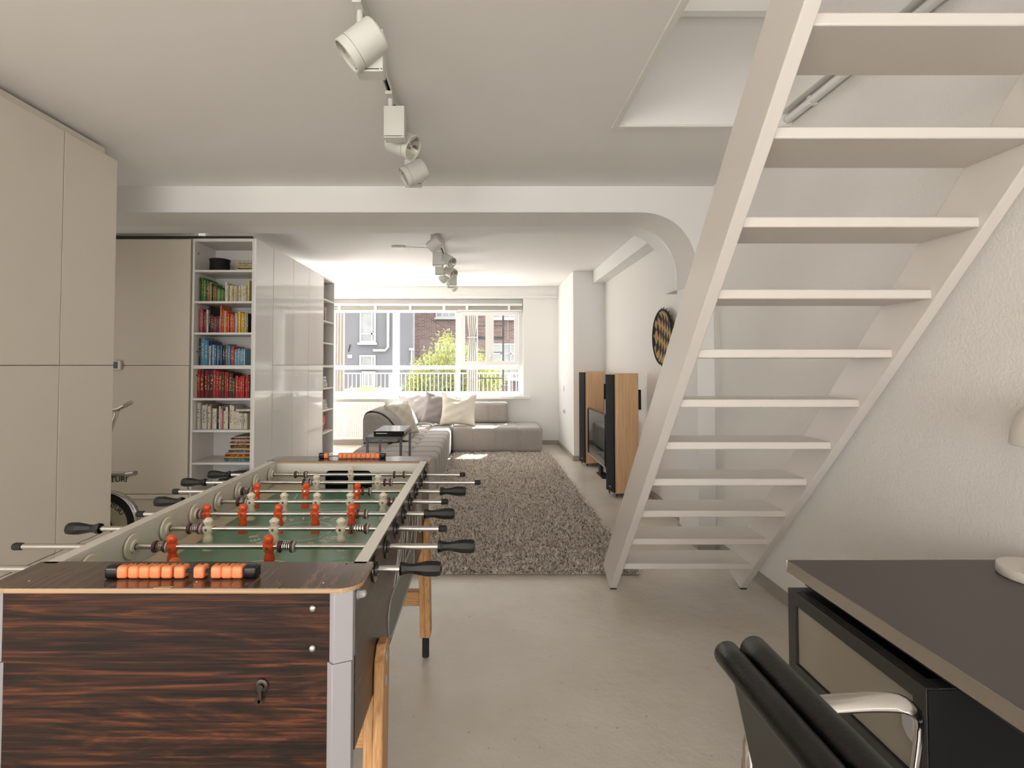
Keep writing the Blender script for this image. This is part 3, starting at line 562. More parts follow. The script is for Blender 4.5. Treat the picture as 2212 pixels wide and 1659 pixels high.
# score counters
bead = MB().lathe([(.0055, -.0112), (.0098, -.0112), (.0125, -.0085), (.0132, -.004), (.0132, .004), (.0125, .0085), (.0098, .0112), (.0055, .0112)], (0,0,0), (1,0,0), 12)
def bead_mesh(m_, w=1): 
    b = MB().prism(rounded(-.0125, .0125, -.0125, .0125, .006, 4), 'x', -.0108, .0108); return b.mesh('bead', m_, smooth=45)
bO = bead_mesh(BEAD); bB = bead_mesh(BLACK)
NUM = [text_mesh(str(k), .014, BLKM, .0002) for k in range(1, 11)]
def counter(xs, ends, Y, labs):
    z = ZR+.0135; D = Y-.012
    sc = build(MB().cyl((u2x(ends[0], D), Y, z), (u2x(ends[1], D), Y, z), .004, n=10), 'score_counter', RUBBER if Y < 2 else STEEL, ft, Vector((TXC, Y, z)))
    for px in ends: bev(link('stop_block', bB, sc, (u2x(px, D), Y, z), None, (1.25, 1.05, 1.05)), .003, 2)
    for k, px in zip(labs, xs):
        bev(link('bead', bO, sc, (u2x(px, D), Y, z)), .0035, 2)
        link('numeral', NUM[k-1], sc, (u2x(px, D), Y+.003, z+.0127))
counter([270, 295, 318, 341, 366, 393, 435, 472, 495, 517], (249, 545), 1.078, range(10, 0, -1))
counter([705, 736, 746, 756, 766, 776, 786, 796, 806, 816], (696, 827), 2.43, range(1, 11))

# ------------------------------------------------------------------ books
def book_mat(col, ink):
    k = 'book_%d_%d_%d' % col + '_%d' % ink[0]
    if k in MATS: return MATS[k]
    m = bpy.data.materials.new(k); m.use_nodes = True; nt = m.node_tree; N = nt.nodes; L = nt.links; b = N['Principled BSDF']; b.inputs['Roughness'].default_value = .42
    tc = N.new('ShaderNodeTexCoord'); oi = N.new('ShaderNodeObjectInfo'); mp = N.new('ShaderNodeMapping'); mp.inputs['Scale'].default_value = (2.2, .4, 26); L.new(tc.outputs['Object'], mp.inputs['Vector'])
    mu = N.new('ShaderNodeMath'); mu.operation = 'MULTIPLY'; mu.inputs[1].default_value = 50; L.new(oi.outputs['Random'], mu.inputs[0]); L.new(mu.outputs[0], mp.inputs['Location'])
    n = N.new('ShaderNodeTexNoise'); n.inputs['Scale'].default_value = 1; n.inputs['Detail'].default_value = 2; L.new(mp.outputs[0], n.inputs['Vector'])
    gt = N.new('ShaderNodeMath'); gt.operation = 'GREATER_THAN'; gt.inputs[1].default_value = .54; L.new(n.outputs['Fac'], gt.inputs[0])
    sp_ = N.new('ShaderNodeSeparateXYZ'); L.new(tc.outputs['Object'], sp_.inputs[0])
    def band(sock, c, h):
        s1 = N.new('ShaderNodeMath'); s1.operation = 'COMPARE'; s1.inputs[1].default_value = c; s1.inputs[2].default_value = h; L.new(sock, s1.inputs[0]); return s1.outputs[0]
    fy = N.new('ShaderNodeMath'); fy.operation = 'LESS_THAN'; fy.inputs[1].default_value = .002; L.new(sp_.outputs[1], fy.inputs[0])
    cur = gt.outputs[0]
    for s_ in (band(sp_.outputs[0], .5, .2), band(sp_.outputs[2], .55, .28), fy.outputs[0]):
        q = N.new('ShaderNodeMath'); q.operation = 'MULTIPLY'; L.new(cur, q.inputs[0]); L.new(s_, q.inputs[1]); cur = q.outputs[0]
    mx = N.new('ShaderNodeMix'); mx.data_type = 'RGBA'; mx.inputs[6].default_value = srgb(*col); mx.inputs[7].default_value = srgb(*ink); L.new(cur, mx.inputs[0]); L.new(mx.outputs[2], b.inputs['Base Color'])
    MATS[k] = m; return m
PAGES = mat('paper', (222, 212, 192), .9)
cov = MB().box(0, .1, .02, 1, 0, 1).box(.9, 1, .02, 1, 0, 1).prism([(0, .02), (.06, .004), (.25, 0), (.75, 0), (.94, .004), (1, .02), (1, .04), (0, .04)], 'z', 0, 1).mesh('cover', None)
cov.materials.append(PAGES)
pgs = MB().box(.1, .9, .04, .975, .012, .988).mesh('pages', PAGES)
CN = {'dgreen': ('dark green', (38, 72, 44)), 'green': ('green', (72, 122, 58)), 'bgreen': ('bright green', (92, 150, 62)), 'teal': ('teal green', (70, 112, 92)), 'lgreen': ('light green', (134, 166, 110)),
      'olive': ('olive', (122, 124, 70)), 'cream': ('cream', (206, 194, 156)), 'white': ('white', (218, 212, 202)), 'ivory': ('ivory', (222, 210, 178)), 'pyellow': ('pale yellow', (202, 190, 116)), 'orange': ('orange', (204, 98, 48)), 'rorange': ('red-orange', (190, 74, 42)),
      'peach': ('peach', (214, 160, 124)), 'magenta': ('magenta', (166, 52, 92)), 'crimson': ('crimson', (150, 28, 62)), 'grey': ('grey', (140, 134, 130)), 'black': ('black', (30, 28, 30)), 'purple': ('purple', (86, 44, 70)),
      'maroon': ('maroon', (88, 30, 34)), 'lilac': ('lilac', (172, 158, 176)), 'yellow': ('yellow', (222, 182, 54)), 'mustard': ('mustard', (190, 150, 60)), 'tan': ('tan', (176, 150, 116)), 'sky': ('sky blue', (88, 148, 182)), 'blue': ('blue', (56, 98, 146)),
      'navy': ('navy', (34, 44, 74)), 'lblue': ('light blue', (134, 172, 190)), 'red': ('red', (164, 34, 32)), 'dred': ('dark red', (122, 26, 26)), 'bred': ('bright red', (190, 44, 38)), 'brown': ('brown', (92, 66, 44)), 'beige': ('beige', (196, 182, 160)), 'pink': ('pink', (196, 128, 134))}
def thick(w): return 'thin' if w < .014 else 'thick' if w > .026 else 'slim' if w < .018 else 'medium'
def put_book(col, loc, dims, rot, label, group):
    nm, c = CN[col]; ink = (226, 205, 140) if sum(c) < 330 else (50, 44, 44) if sum(c) > 520 else (238, 232, 220)
    o = link('book', cov, None, loc, rot, dims); o.material_slots[0].link = 'OBJECT'; o.material_slots[0].material = book_mat(c, ink)
    tag(o, label, 'book', group); p = link('pages', pgs, o, (0, 0, 0), local=True)
    return o
KPX = 4.37/1106
def row(z, px0, items, shelf, group):
    x = u2x(px0, 4.37)
    for i, (col, w, h) in enumerate(items):
        ww = w*KPX; hh = min(h*KPX, .236)
        put_book(col, (x+.0003, YK+.055+random.uniform(0, .012), z+.0005), (ww-.0006, .16+random.uniform(0, .03), hh), None, '%s %s book, %s from the left on the %s' % (thick(ww), CN[col][0], ordn(i), shelf), group); x += ww
P_ = lambda s: [(a.split(':')[0], float(a.split(':')[1]), float(a.split(':')[2])) for a in s.split()]
row(SZ[6], 430, P_('dgreen:3:53 green:4.5:53 bgreen:6:47 dgreen:3:49 teal:3:46 orange:2.6:41 lgreen:4:43 dgreen:2.6:39 rorange:4:35 green:4:35 olive:3:29 lgreen:3:29 green:3.4:28 teal:3:27 bgreen:3.6:27 dgreen:2:27 white:5:42 cream:3.6:36 tan:2.6:36 ivory:4:35 cream:3.4:36 ivory:3.6:35 cream:4:35 tan:2.6:36 ivory:4:35 cream:3.6:36 white:3.4:36 ivory:4:35 cream:4:36 pyellow:5:47'), 'green-and-cream shelf', 'books on the green-and-cream shelf')
row(SZ[5], 430, P_('magenta:3.2:53 pink:2.6:52 magenta:3.4:50 crimson:5.4:46 grey:2.6:54 white:3.4:50 black:3.6:58 purple:3:40 maroon:3.4:38 purple:3:36 magenta:3:35 purple:3.4:36 maroon:3:36 grey:2.6:36 orange:4:60 orange:3.4:50 peach:5:48 rorange:4:46 orange:3.4:42 rorange:4:40 orange:4:41 rorange:3.6:38 cream:3:42 lilac:4:43 yellow:5.6:46 yellow:4.6:44 mustard:4:42 beige:3.2:43 tan:3:43 black:1.6:42'), 'pink-to-yellow shelf', 'books on the pink-to-yellow shelf')
row(SZ[4], 431, P_('black:4:58 sky:8.6:59 sky:6:54 blue:3:52 white:4:42 navy:3:52 lblue:4.6:44 blue:5:43 sky:4:42 navy:3.6:41 blue:4:42 black:6.4:42 navy:3:44 grey:3:46 sky:5:42 blue:3:38 bred:6:40 lblue:4:34 sky:3.6:35 lblue:4:36 lblue:3.6:33 sky:4.6:36 lblue:4:35'), 'blue shelf', 'books on the blue shelf')
row(SZ[3], 428, P_('red:6:61 dred:8:61 dred:8:61 maroon:4:60 maroon:9.6:60 bred:4.6:60 red:6:58 dred:7:56 brown:4.6:56 bred:4:55 red:4.6:55 maroon:8:53 black:3:52 brown:4:42 bred:6.6:47 red:4:44 bred:5.4:46 red:5:47 bred:6:49 dred:4:47'), 'all-red shelf', 'books on the all-red shelf')
row(SZ[2], 429, P_('white:6:56 beige:2.6:57 white:10.6:51 beige:3:54 white:5.6:49 tan:3.4:53 white:6:44 white:5:44 black:4.6:50 white:3.6:49 pink:5:43 ivory:5:39 white:6:47 black:2:49 ivory:7:51 white:4:50 ivory:5:38 white:6:37 white:6:34 beige:3.6:34 white:5:34 ivory:3:33'), 'white shelf', 'books on the white shelf')
put_book('ivory', (u2x(512, 4.37), YK+.06, SZ[2]+.152), (.12, .15, .016), None, 'ivory book lying flat across the white shelf row', 'books on the white shelf').rotation_euler = (0, 0, 0)
# flat stacks: spine towards the room, so the unit book is laid on its side
def stack(z, x1, items, y, shelf, group, wmax=.235, dep=.2):
    for i, (col, t, w) in enumerate(items):
        tt = t*KPX; ww = min(w*KPX, wmax)
        put_book(col, (x1-.0-random.uniform(0, .004), y+random.uniform(0, .012), z), (tt-.0006, dep, ww), (0, -PI/2, 0), '%s %s book lying flat, %s up in the %s' % (thick(tt), CN[col][0], ordn(i), shelf), group); z += tt
    return z
stack(SZ[1]+.0006, BX1-.024, P_('blue:4.2:60 green:3:60 yellow:2.6:60 red:5:60 pyellow:2.4:59 grey:3:50 navy:2.6:52 white:2.4:48 mustard:3.4:48 maroon:5.4:48 cream:4:44 navy:2.4:50 orange:3:46 white:2.6:48 black:3:47 tan:4:40'), YK+.06, 'tall stack on the near-empty shelf', 'books in the tall flat stack', .24)
stack(SZ[7]+.0006, BX1-.024, P_('tan:3:40 cream:4:41 brown:2:40 pyellow:4:42 cream:3.4:43 beige:2:42 tan:4.6:40'), YK+.09, 'pile beside the black drum box', 'flat files on the top shelf', .24)
# things on the bookcase
hb = empty('drum_box', (-2.30, YK+.14, SZ[7]), 'black drum-shaped box on the top bookcase shelf', 'box')
build(MB().lathe([(.078, .0005), (.083, .004), (.080, .04), (.079, .08), (.083, .112), (.080, .114), (.076, .10), (.074, .02), (.0001, .02)], (-2.30, YK+.14, SZ[7]), n=32), 'drum', BLKM, hb)
build(MB().tube([(-2.30+.084*math.cos(t), YK+.14+.084*math.sin(t), SZ[7]+.111) for t in np.linspace(0, 2*PI, 33)[:-1]], .003, 6, closed=True), 'rim', BLACK, hb)
bg_ = empty('shoulder_bag', (-2.15, YK+.17, SZ[0]), 'black bag lying on the bottom bookcase shelf', 'bag')
build(MB().lathe([(.0001, 0), (.15, .004), (.175, .03), (.17, .09), (.13, .13), (.0001, .15)], (-2.15, YK+.16, SZ[0]+.0005), n=24, sy=.85), 'body', LEATHER, bg_)
build(MB().lathe([(.13, 0), (.135, .02), (.10, .05), (.0001, .06)], (-2.09, YK+.17, SZ[0]+.132), n=20, sy=.7), 'flap', LEATHER, bg_)
build(MB().tube([(-2.30, YK+.04, SZ[0]+.05), (-2.22, YK+.03, SZ[0]+.10), (-2.10, YK+.03, SZ[0]+.13), (-2.0, YK+.05, SZ[0]+.10)], .009, 8), 'strap', LEATHER, bg_)
# end shelf contents (spines face the room)
def erow(z, y, items, shelf, group):
    for i, (col, w, h) in enumerate(items):
        put_book(col, (BX1-.03-random.uniform(0, .02), y, z+.0005), (w/1000-.0006, .15, h/1000), (0, 0, PI/2), '%s %s book, %s from the front on the %s' % (thick(w/1000), CN[col][0], ordn(i), shelf), group); y += w/1000
erow(SZ[7], EY0+.03, P_('brown:22:90 red:16:70'), 'topmost end shelf', 'books on the topmost end shelf')
erow(SZ[6], EY0+.03, P_('blue:30:225 lblue:26:215 white:40:210 orange:22:190 pink:26:185 rorange:24:192 mustard:22:188 red:26:190 white:30:180'), 'end shelf with orange spines', 'books on the second end shelf')
erow(SZ[5], EY0+.03, P_('pyellow:34:205 cream:40:195 black:24:190 white:36:200 beige:22:196'), 'end shelf with pale spines', 'books on the third end shelf')
erow(SZ[4], EY0+.03, P_('white:40:180 lblue:30:176 grey:24:172 black:30:165 tan:34:168 black:26:170 brown:30:170'), 'end shelf with dark spines', 'books on the fourth end shelf')
def laid(z, y0_, items, shelf, group):
    for i, (col, t, w) in enumerate(items):
        o = put_book(col, (0, 0, 0), (t/1000-.0006, .16, w/1000), None, '%s %s book lying flat, %s up on the %s' % (thick(t/1000), CN[col][0], ordn(i), shelf), group)
        # local x -> world +z, local y -> world -x, local z -> world -y
        o.matrix_basis = Matrix(((0, -.16, 0, BX1-.03), (0, 0, -w/1000, y0_+w/1000+random.uniform(0, .02)), (t/1000-.0006, 0, 0, z+.0005), (0, 0, 0, 1))); z += t/1000
laid(SZ[3], EY0+.04, P_('white:26:300 white:22:290 lblue:18:280 white:30:260 grey:16:250 white:24:230'), 'fifth end shelf', 'flat books on the fifth end shelf')
laid(SZ[2], EY0+.04, P_('white:24:300 pink:14:290 white:20:280 grey:18:285 lblue:22:260 white:18:240'), 'sixth end shelf', 'flat books on the sixth end shelf')
hbag = empty('handbag', (BX1-.12, EY0+.16, SZ[1]), 'small red handbag on the end shelf near the window', 'bag')
REDL = mat('red_leather', (196, 62, 54), .4)
box('body', REDL, (BX1-.19, BX1-.05, EY0+.03, EY0+.31, SZ[1]+.001, SZ[1]+.185), hbag, .02); box('flap', REDL, (BX1-.05, BX1-.042, EY0+.03, EY0+.31, SZ[1]+.08, SZ[1]+.187), hbag, .004)
box('clasp', mat('brass', (200, 170, 90), .25, 1), (BX1-.042, BX1-.034, EY0+.13, EY0+.21, SZ[1]+.07, SZ[1]+.105), hbag, .003)
wb = empty('magazine_file', (BX1-.12, EY0+.10, SZ[0]), 'white card magazine file on the lowest end shelf', 'file')
build(MB().prism([(BX1-.28, SZ[0]+.001), (BX1-.04, SZ[0]+.001), (BX1-.04, SZ[0]+.13), (BX1-.28, SZ[0]+.22)], 'y', EY0+.05, EY0+.16), 'file_box', WHITE, wb, bevel=.002); build(MB().cyl((BX1-.0405, EY0+.105, SZ[0]+.09), (BX1-.0385, EY0+.105, SZ[0]+.09), .012, n=14), 'finger_hole', RUBBER, wb)

# ------------------------------------------------------------------ exercise bike
YX = 3.40; B = lambda px, py, y=YX: ((px-1045)/1106*(y+.0), y, H+(788-py)/1106*y)
bx = empty('exercise_bike', (-2.7, YX, 0), 'vintage exercise bike with cream flywheel, half hidden by the cabinets', 'exercise bike')
CRB = mat('bike_cream', (196, 190, 170), .4, vary=(20, .05)); INK = mat('bike_lettering', (40, 58, 40), .5)
wx, wz = -2.487, .265
wh = build(MB().lathe([(.0001, -.012), (.05, -.018), (.055, -.012), (.15, -.010), (.153, -.016), (.195, -.018), (.200, 0), (.195, .018), (.153, .016), (.15, .010), (.0001, .012)], (wx, YX, wz), (0, 1, 0), 48), 'flywheel', CRB, bx)
build(MB().lathe([(.152, -.0168), (.196, -.0188), (.2005, 0), (.196, .0188), (.152, .0168)], (wx, YX, wz), (0, 1, 0), 48, caps=False), 'tyre_band', RUBBER, wh)
for (i, ch_), a in zip(enumerate('TUNTURI'), (99, 87, 76, 64.5, 53, 41.5, 31)):
    t = math.radians(a); link('letter', text_mesh(ch_, .042, INK, .0004, .0008), wh, (wx+.128*math.cos(t), YX-.0113, wz+.128*math.sin(t)), (PI/2, -(t-PI/2), 0))
for (i, ch_), a in zip(enumerate('TUNTURI'), (-8, -20, -33, -46, -58, -71, -80)):
    t = math.radians(a); link('letter', text_mesh(ch_, .042, INK, .0004, .0008), wh, (wx+.128*math.cos(t), YX-.0113, wz+.128*math.sin(t)), (PI/2, -(t-PI/2), 0))
build(MB().tube([(wx+.03, YX-.02, wz+.04), (wx+.055, YX-.022, wz), (wx+.05, YX-.022, wz-.04)], .004, 6).lathe([(.035, 0), (.035, .012), (.02, .02), (.0001, .02)], (wx, YX-.012, wz), (0, -1, 0), 20), 'hub', DKSTEEL, wh)
f0 = [(wx+.212*math.cos(t), YX, wz+.212*math.sin(t)) for t in np.linspace(math.radians(150), math.radians(-25), 24)]
build(MB().strip([(x, YX-.03, z) for x, y, z in f0], [(x, YX+.03, z) for x, y, z in f0]), 'fender', CHROME, bx).modifiers.new('s', 'SOLIDIFY').thickness = .003
build(MB().tube([(-3.2, YX, .60), B(283, 1022)], .014, 12), 'top_tube', CHROME, bx)
a, b_ = B(284, 1022), B(299, 1021); build(MB().tube([(a[0]-.01, YX, a[2]-.003), (b_[0], YX-.01, a[2]+.006)], .022, 12, flat=.75), 'tube_cap', CHROME, bx)
q0, q1 = B(285, 1027), B(235, 1044)
build(MB().prism([(q0[0], q0[2]), (q0[0]-.02, q0[2]-.02), (q1[0], q1[2]), (-2.9, q1[2]-.08), (-3.2, q1[2]-.06), (-3.2, q0[2])], 'y', YX-.014, YX+.014), 'frame_fairing', CRB, bx, bevel=.003)
tm = text_mesh('TUNTURI', .052, INK, .0004, .0008); c_ = B(249, 1033, YX); link('lettering', tm, bx, (c_[0]-.005, YX-.0147, c_[2]), (PI/2, 0, 0))
g1, g2, g3, g4 = B(200, 893), B(258, 884), B(269, 878), B(287, 868)
build(MB().tube([g1, g2, g3, B(274, 875)], .011, 10), 'handlebar', CHROME, bx); build(MB().tube([B(271, 876.5), g4], .015, 12), 'grip', CRB, bx)
build(MB().tube([B(257, 886), B(230, 968), B(205, 1045)], .012, 10), 'handlebar_post', CHROME, bx)
build(MB().tube([(wx-.05, YX+.03, wz), (wx+.03, YX+.05, .02)], .014, 10).tube([(wx+.03, YX-.22, .016), (wx+.03, YX+.22, .016)], .016, 10), 'front_foot', CRB, bx)
build(MB().tube([(-3.1, YX-.22, .016), (-3.1, YX+.22, .016)], .016, 10).tube([(-3.1, YX, .02), (-3.2, YX, .60), (-3.22, YX, .85)], .016, 10), 'seat_post', CRB, bx)
build(MB().lathe([(.0001, 0), (.11, .006), (.125, .03), (.10, .05), (.0001, .055)], (-3.22, YX, .84), n=20, sy=.85), 'saddle', BLACK, bx)

# ------------------------------------------------------------------ living room
def soft_box(x0, x1, y0, y1, z0, z1, r, step=.03, disp=None):
    lo = np.array([x0, y0, z0]); hi = np.array([x1, y1, z1]); m = MB()
    def face(ax, val, a, b):
        na = max(2, int((hi[a]-lo[a])/step)); nb = max(2, int((hi[b]-lo[b])/step)); vs = []
        for i in range(na+1):
            for j in range(nb+1):
                p = np.zeros(3); p[ax] = val; p[a] = lo[a]+(hi[a]-lo[a])*i/na; p[b] = lo[b]+(hi[b]-lo[b])*j/nb
                inn = np.clip(p, lo+r, hi-r); d = p-inn; l = np.linalg.norm(d); nrm = d/l; q = inn+nrm*r
                if disp: q = q + nrm*disp(q, nrm)
                vs.append(q)
        m.add(vs, [(i*(nb+1)+j, (i+1)*(nb+1)+j, (i+1)*(nb+1)+j+1, i*(nb+1)+j+1) for i in range(na) for j in range(nb)])
    for ax in range(3):
        a, b = [k for k in range(3) if k != ax]
        face(ax, lo[ax], a, b); face(ax, hi[ax], a, b)
    return m
def seams(xs, ys, w=.019, dep=.019, puff=.012):
    def f(q, n):
        d = 0
        if xs and (abs(n[0]) < .8):
            t = min(abs(q[0]-s) for s in xs); d -= dep*math.exp(-(t/w)**2)
        if ys and (abs(n[1]) < .8):
            t = min(abs(q[1]-s) for s in ys); d -= dep*math.exp(-(t/w)**2)
        if n[2] > .7 and xs and ys:
            t = min(math.hypot(q[0]-a, q[1]-b) for a in xs for b in ys); d -= dep*1.4*math.exp(-(t/.045)**2)
        return d
    return f
so = empty('corner_sofa', (-.3, 7.2, 0), 'grey woven corner sofa with tufted chaise under the window', 'sofa')
def soft(name, m, mt, parent, label=None):
    o = build(m, name, mt, parent, smooth=60); 
    if label: o['label'] = label
    return o
ch_ = soft('chaise', soft_box(-1.43, -.475, 5.20, 8.38, .015, .385, .06, .021, seams([-1.11, -.795], [5.52+.33*k for k in range(9)])), SOFA, so)
bn_ = soft('bench_seat', soft_box(-.472, .868, 7.585, 8.38, .015, .385, .05, .02, seams([-.15, .186, .523], [7.98], .014, .010)), SOFA, so)
def lean(q, n): return .0
bk1 = soft('backrest', soft_box(-.20, .392, 8.14, 8.37, .387, .712, .055, .02, seams([.10], [], .014, .009)), SOFA, so)
# side backrest: sloping top, built from its end profile
P = [(-1.435, .12), (-1.435, .66), (-1.42, .705), (-1.38, .735), (-1.30, .735), (-1.22, .715), (-1.13, .66), (-1.06, .58), (-1.00, .47), (-.97, .42), (-.985, .39), (-1.02, .387), (-1.425, .387)]
P = [(-1.437, .39), (-1.437, .66), (-1.425, .70), (-1.39, .73), (-1.32, .738), (-1.23, .72), (-1.15, .67), (-1.09, .60), (-1.04, .50), (-1.005, .43), (-1.01, .40), (-1.04, .388), (-1.2, .387)]
bk2 = build(MB().prism(P, 'y', 6.08, 7.95), 'backrest', SOFA, so, bevel=.03, seg=3, smooth=60)
for x in (-1.36, -.55):
    for y in (5.27, 8.3): build(MB().cyl((x, y, .0003), (x, y, .014), .02, n=12), 'glide', BLKM, so)
for x in (.0, .8): build(MB().cyl((x, 7.66, .0003), (x, 7.66, .014), .02, n=12), 'glide', BLKM, so)
# throw blanket over the side backrest
TH = fabric('throw_knit', (150, 143, 137), .1, 160)
Pb = [(-1.455, .20), (-1.452, .45), (-1.447, .66), (-1.432, .708), (-1.393, .742), (-1.32, .750), (-1.225, .731), (-1.14, .679), (-1.078, .607), (-1.026, .508), (-.992, .428), (-.975, .400), (-.90, .394)]
ys = np.linspace(6.14, 6.86, 16); V = []; F = []
for j, y in enumerate(ys):
    for i, (x, z) in enumerate(Pb):
        wob = .008*math.sin(j*1.3+i*.5) + (.02*math.sin(j*.9) if i < 2 else 0)
        V.append((x-abs(wob)*.3 if i < 4 else x+wob*.0, y+.03*math.sin(i*.6)+(.25*(3-i)/3*(.5-j/15) if i < 3 else 0), z+abs(wob)*(1 if 3 < i < 11 else .4)))
n_ = len(Pb)
for j in range(len(ys)-1):
    for i in range(n_-1): F.append((j*n_+i, j*n_+i+1, (j+1)*n_+i+1, (j+1)*n_+i))
tb = build(MB().add(V, F), 'throw_blanket', TH, None, Vector((-1.2, 6.5, .387)), smooth=70); sd = tb.modifiers.new('s', 'SOLIDIFY'); sd.thickness = .01; sd.offset = 1; ss = tb.modifiers.new('u', 'SUBSURF'); ss.levels = ss.render_levels = 1
tag(tb, 'taupe throw blanket draped over the sofa side backrest', 'blanket')
def pillow(loc, rot, w, h, t, mt, label, dent=0, seed=1, name='cushion'):
    rr = random.Random(seed); V = []; F = []; n = 26
    ph = [rr.uniform(0, 6) for _ in range(6)]
    for side in (1, -1):
        for i in range(n+1):
            for j in range(n+1):
                u = -1+2*i/n; v = -1+2*j/n
                x = w/2*u*(1-.10*(1-v*v)*abs(u)**3); z = h/2*v*(1-.10*(1-u*u)*abs(v)**3)
                if dent and v > 0: z -= dent*math.exp(-(u/.42)**2)*v**1.5
                th_ = t/2*((1-u*u)*(1-v*v))**.42*(1+.10*math.sin(3*u+ph[0])*math.sin(2.5*v+ph[1])) 
                edge = ((1-u*u)*(1-v*v))**.3
                th_ += .010*math.sin(7*u+5*v+ph[2])*edge*(.3+.7*abs(v)) + .007*math.sin(11*v-6*u+ph[3])*edge
                V.append((x, side*max(th_, 0)+.0, z))
    k = (n+1)**2
    for s_ in (0, 1):
        for i in range(n):
            for j in range(n): F.append((s_*k+i*(n+1)+j, s_*k+(i+1)*(n+1)+j, s_*k+(i+1)*(n+1)+j+1, s_*k+i*(n+1)+j+1))
    e = empty(name, loc, label, 'cushion', 'cushions on the corner sofa', rot=rot)
    o = link('pillow_cover', MB().add(V, F).mesh('pillow_cover', mt, smooth=80), e, (0, 0, h/2), local=True)
    pp_ = [(w/2*u*(1-.10*(1-v*v)*abs(u)**3), 0, h/2*v*(1-.10*(1-u*u)*abs(v)**3) - (dent*math.exp(-(u/.42)**2) if (dent and v > .99) else 0)) for (u, v) in [(-1+.1*i, -1) for i in range(20)]+[(1, -1+.1*i) for i in range(20)]+[(1-.1*i, 1) for i in range(20)]+[(-1, 1-.1*i) for i in range(20)]]
    link('seam_piping', MB().tube(pp_, .004, 5, closed=True).mesh('seam_piping', mt), e, (0, 0, h/2), local=True)
LIN = fabric('linen_cream', (226, 219, 206), .05, 300); LBE = fabric('linen_beige', (206, 198, 184), .07, 300); GCU = fabric('cushion_grey', (158, 152, 150), .07, 300); LGC = fabric('cushion_pale_grey', (188, 183, 180), .06, 300)
pillow((-.40, 7.78, .388), (-.28, .06, .05), .54, .50, .17, LIN, 'plump cream linen cushion with a dented top in the sofa corner', .075, 3)
pillow((-.73, 7.86, .388), (-.30, .24, .25), .50, .50, .16, GCU, 'mid-grey cushion tilted between the cream and pale grey cushions', .02, 5)
pillow((-1.02, 8.02, .388), (-.38, -.12, .10), .52, .50, .15, LGC, 'pale grey cushion leaning at the back left of the sofa', 0, 8)
pillow((-.98, 6.66, .388), (-.42, -.05, 1.05), .48, .46, .15, LBE, 'beige cushion propped against the side backrest and throw', 0, 11)

# side table with book
TT = empty('side_table', (-.84, 4.6, 0), 'black steel side table in front of the sofa chaise', 'side table')
tx0, tx1, ty0, ty1, tz = -.992, -.690, 4.33, 4.88, .702
box('table_top', mat('table_top_dark', (52, 50, 48), .35), (tx0+.004, tx1-.004, ty0+.004, ty1-.004, tz-.012, tz), TT, .001)
m = MB().box(tx0, tx1, ty0, ty0+.004, tz-.022, tz).box(tx0, tx1, ty1-.004, ty1, tz-.022, tz).box(tx0, tx0+.004, ty0, ty1, tz-.022, tz).box(tx1-.004, tx1, ty0, ty1, tz-.022, tz); build(m, 'edge_frame', BLACK, TT)
for x in (tx0, tx1-.02):
    for y in (ty0, ty1-.02): box('leg', BLACK, (x, x+.02, y, y+.02, 0.0005, tz-.022), TT, .001)
BKB = empty('art_book', (-.80, 4.6, tz), 'large black art book lying on the side table', 'book')
box('cover_board', BLKM, (-.945, -.685, 4.42, 4.84, tz+.0005, tz+.005), BKB, .001); box('page_block', PAGES, (-.938, -.690, 4.427, 4.833, tz+.0055, tz+.031), BKB); box('spine', BLKM, (-.945, -.685, 4.416, 4.4195, tz+.0005, tz+.037), BKB, .001)
box('front_board', mat('book_photo_cover', (120, 116, 112), .15, vary=(9, .6)), (-.945, -.685, 4.42, 4.84, tz+.0315, tz+.037), BKB, .001)
box('title', MARK, (-.925, -.83, 4.4148, 4.4158, tz+.016, tz+.022), BKB)

# rug: backing with a deep shag pile
rg = empty('shag_rug', (.26, 5.4, 0), 'long grey-brown shag-pile rug in front of the sofa', 'rug')
RX0, RX1, RY0, RY1 = -.45, .965, 3.23, 7.57
box('backing', mat('rug_backing', (150, 138, 126), .95), (RX0+.01, RX1-.01, RY0+.01, RY1-.0, 0.0005, .008), rg)
def rug_pile(n):
    x = RNG.uniform(RX0, RX1, n); y = RY0 + (RY1-RY0)*RNG.uniform(0, 1, n)**1.25
    cl = np.sin(x*41+np.sin(y*23)*2)*np.sin(y*37+np.sin(x*29)*2)
    a = RNG.uniform(0, 2*PI, n); L = RNG.uniform(.026, .05, n); lean_ = RNG.uniform(.5, 1.35, n); w = RNG.uniform(.0024, .0048, n)
    dx, dy = np.cos(a), np.sin(a); px, py = -dy, dx
    z0 = np.full(n, .006)
    def pt(s, k, ww): # point along strand
        h = L*s*np.cos(lean_*s); o = L*s*np.sin(lean_*s)
        return np.stack([x+dx*o+px*ww*k, y+dy*o+py*ww*k, z0+np.maximum(h, 0)*(1+.15*cl)], 1)
    V = np.stack([pt(0, -1, w), pt(0, 1, w), pt(.55, -1, w*1.1), pt(.55, 1, w*1.1), pt(1, 0, w*0)], 1).reshape(-1, 3)
    i = np.arange(n)[:, None]*5
    T = np.concatenate([i+np.array([[0, 1, 3]]), i+np.array([[0, 3, 2]]), i+np.array([[2, 3, 4]])], 1).reshape(-1, 3)
    me = bpy.data.meshes.new('pile'); me.vertices.add(len(V)); me.vertices.foreach_set('co', (V - np.array(WB[rg])).ravel()); me.loops.add(T.size); me.loops.foreach_set('vertex_index', T.ravel().astype(np.int32))
    me.polygons.add(len(T)); me.polygons.foreach_set('loop_start', np.arange(0, T.size, 3, dtype=np.int32)); me.update(calc_edges=True)
    at = me.attributes.new('shade', 'FLOAT', 'POINT'); at.data.foreach_set('value', np.repeat(RNG.uniform(0, 1, n), 5).astype(np.float32)); return me
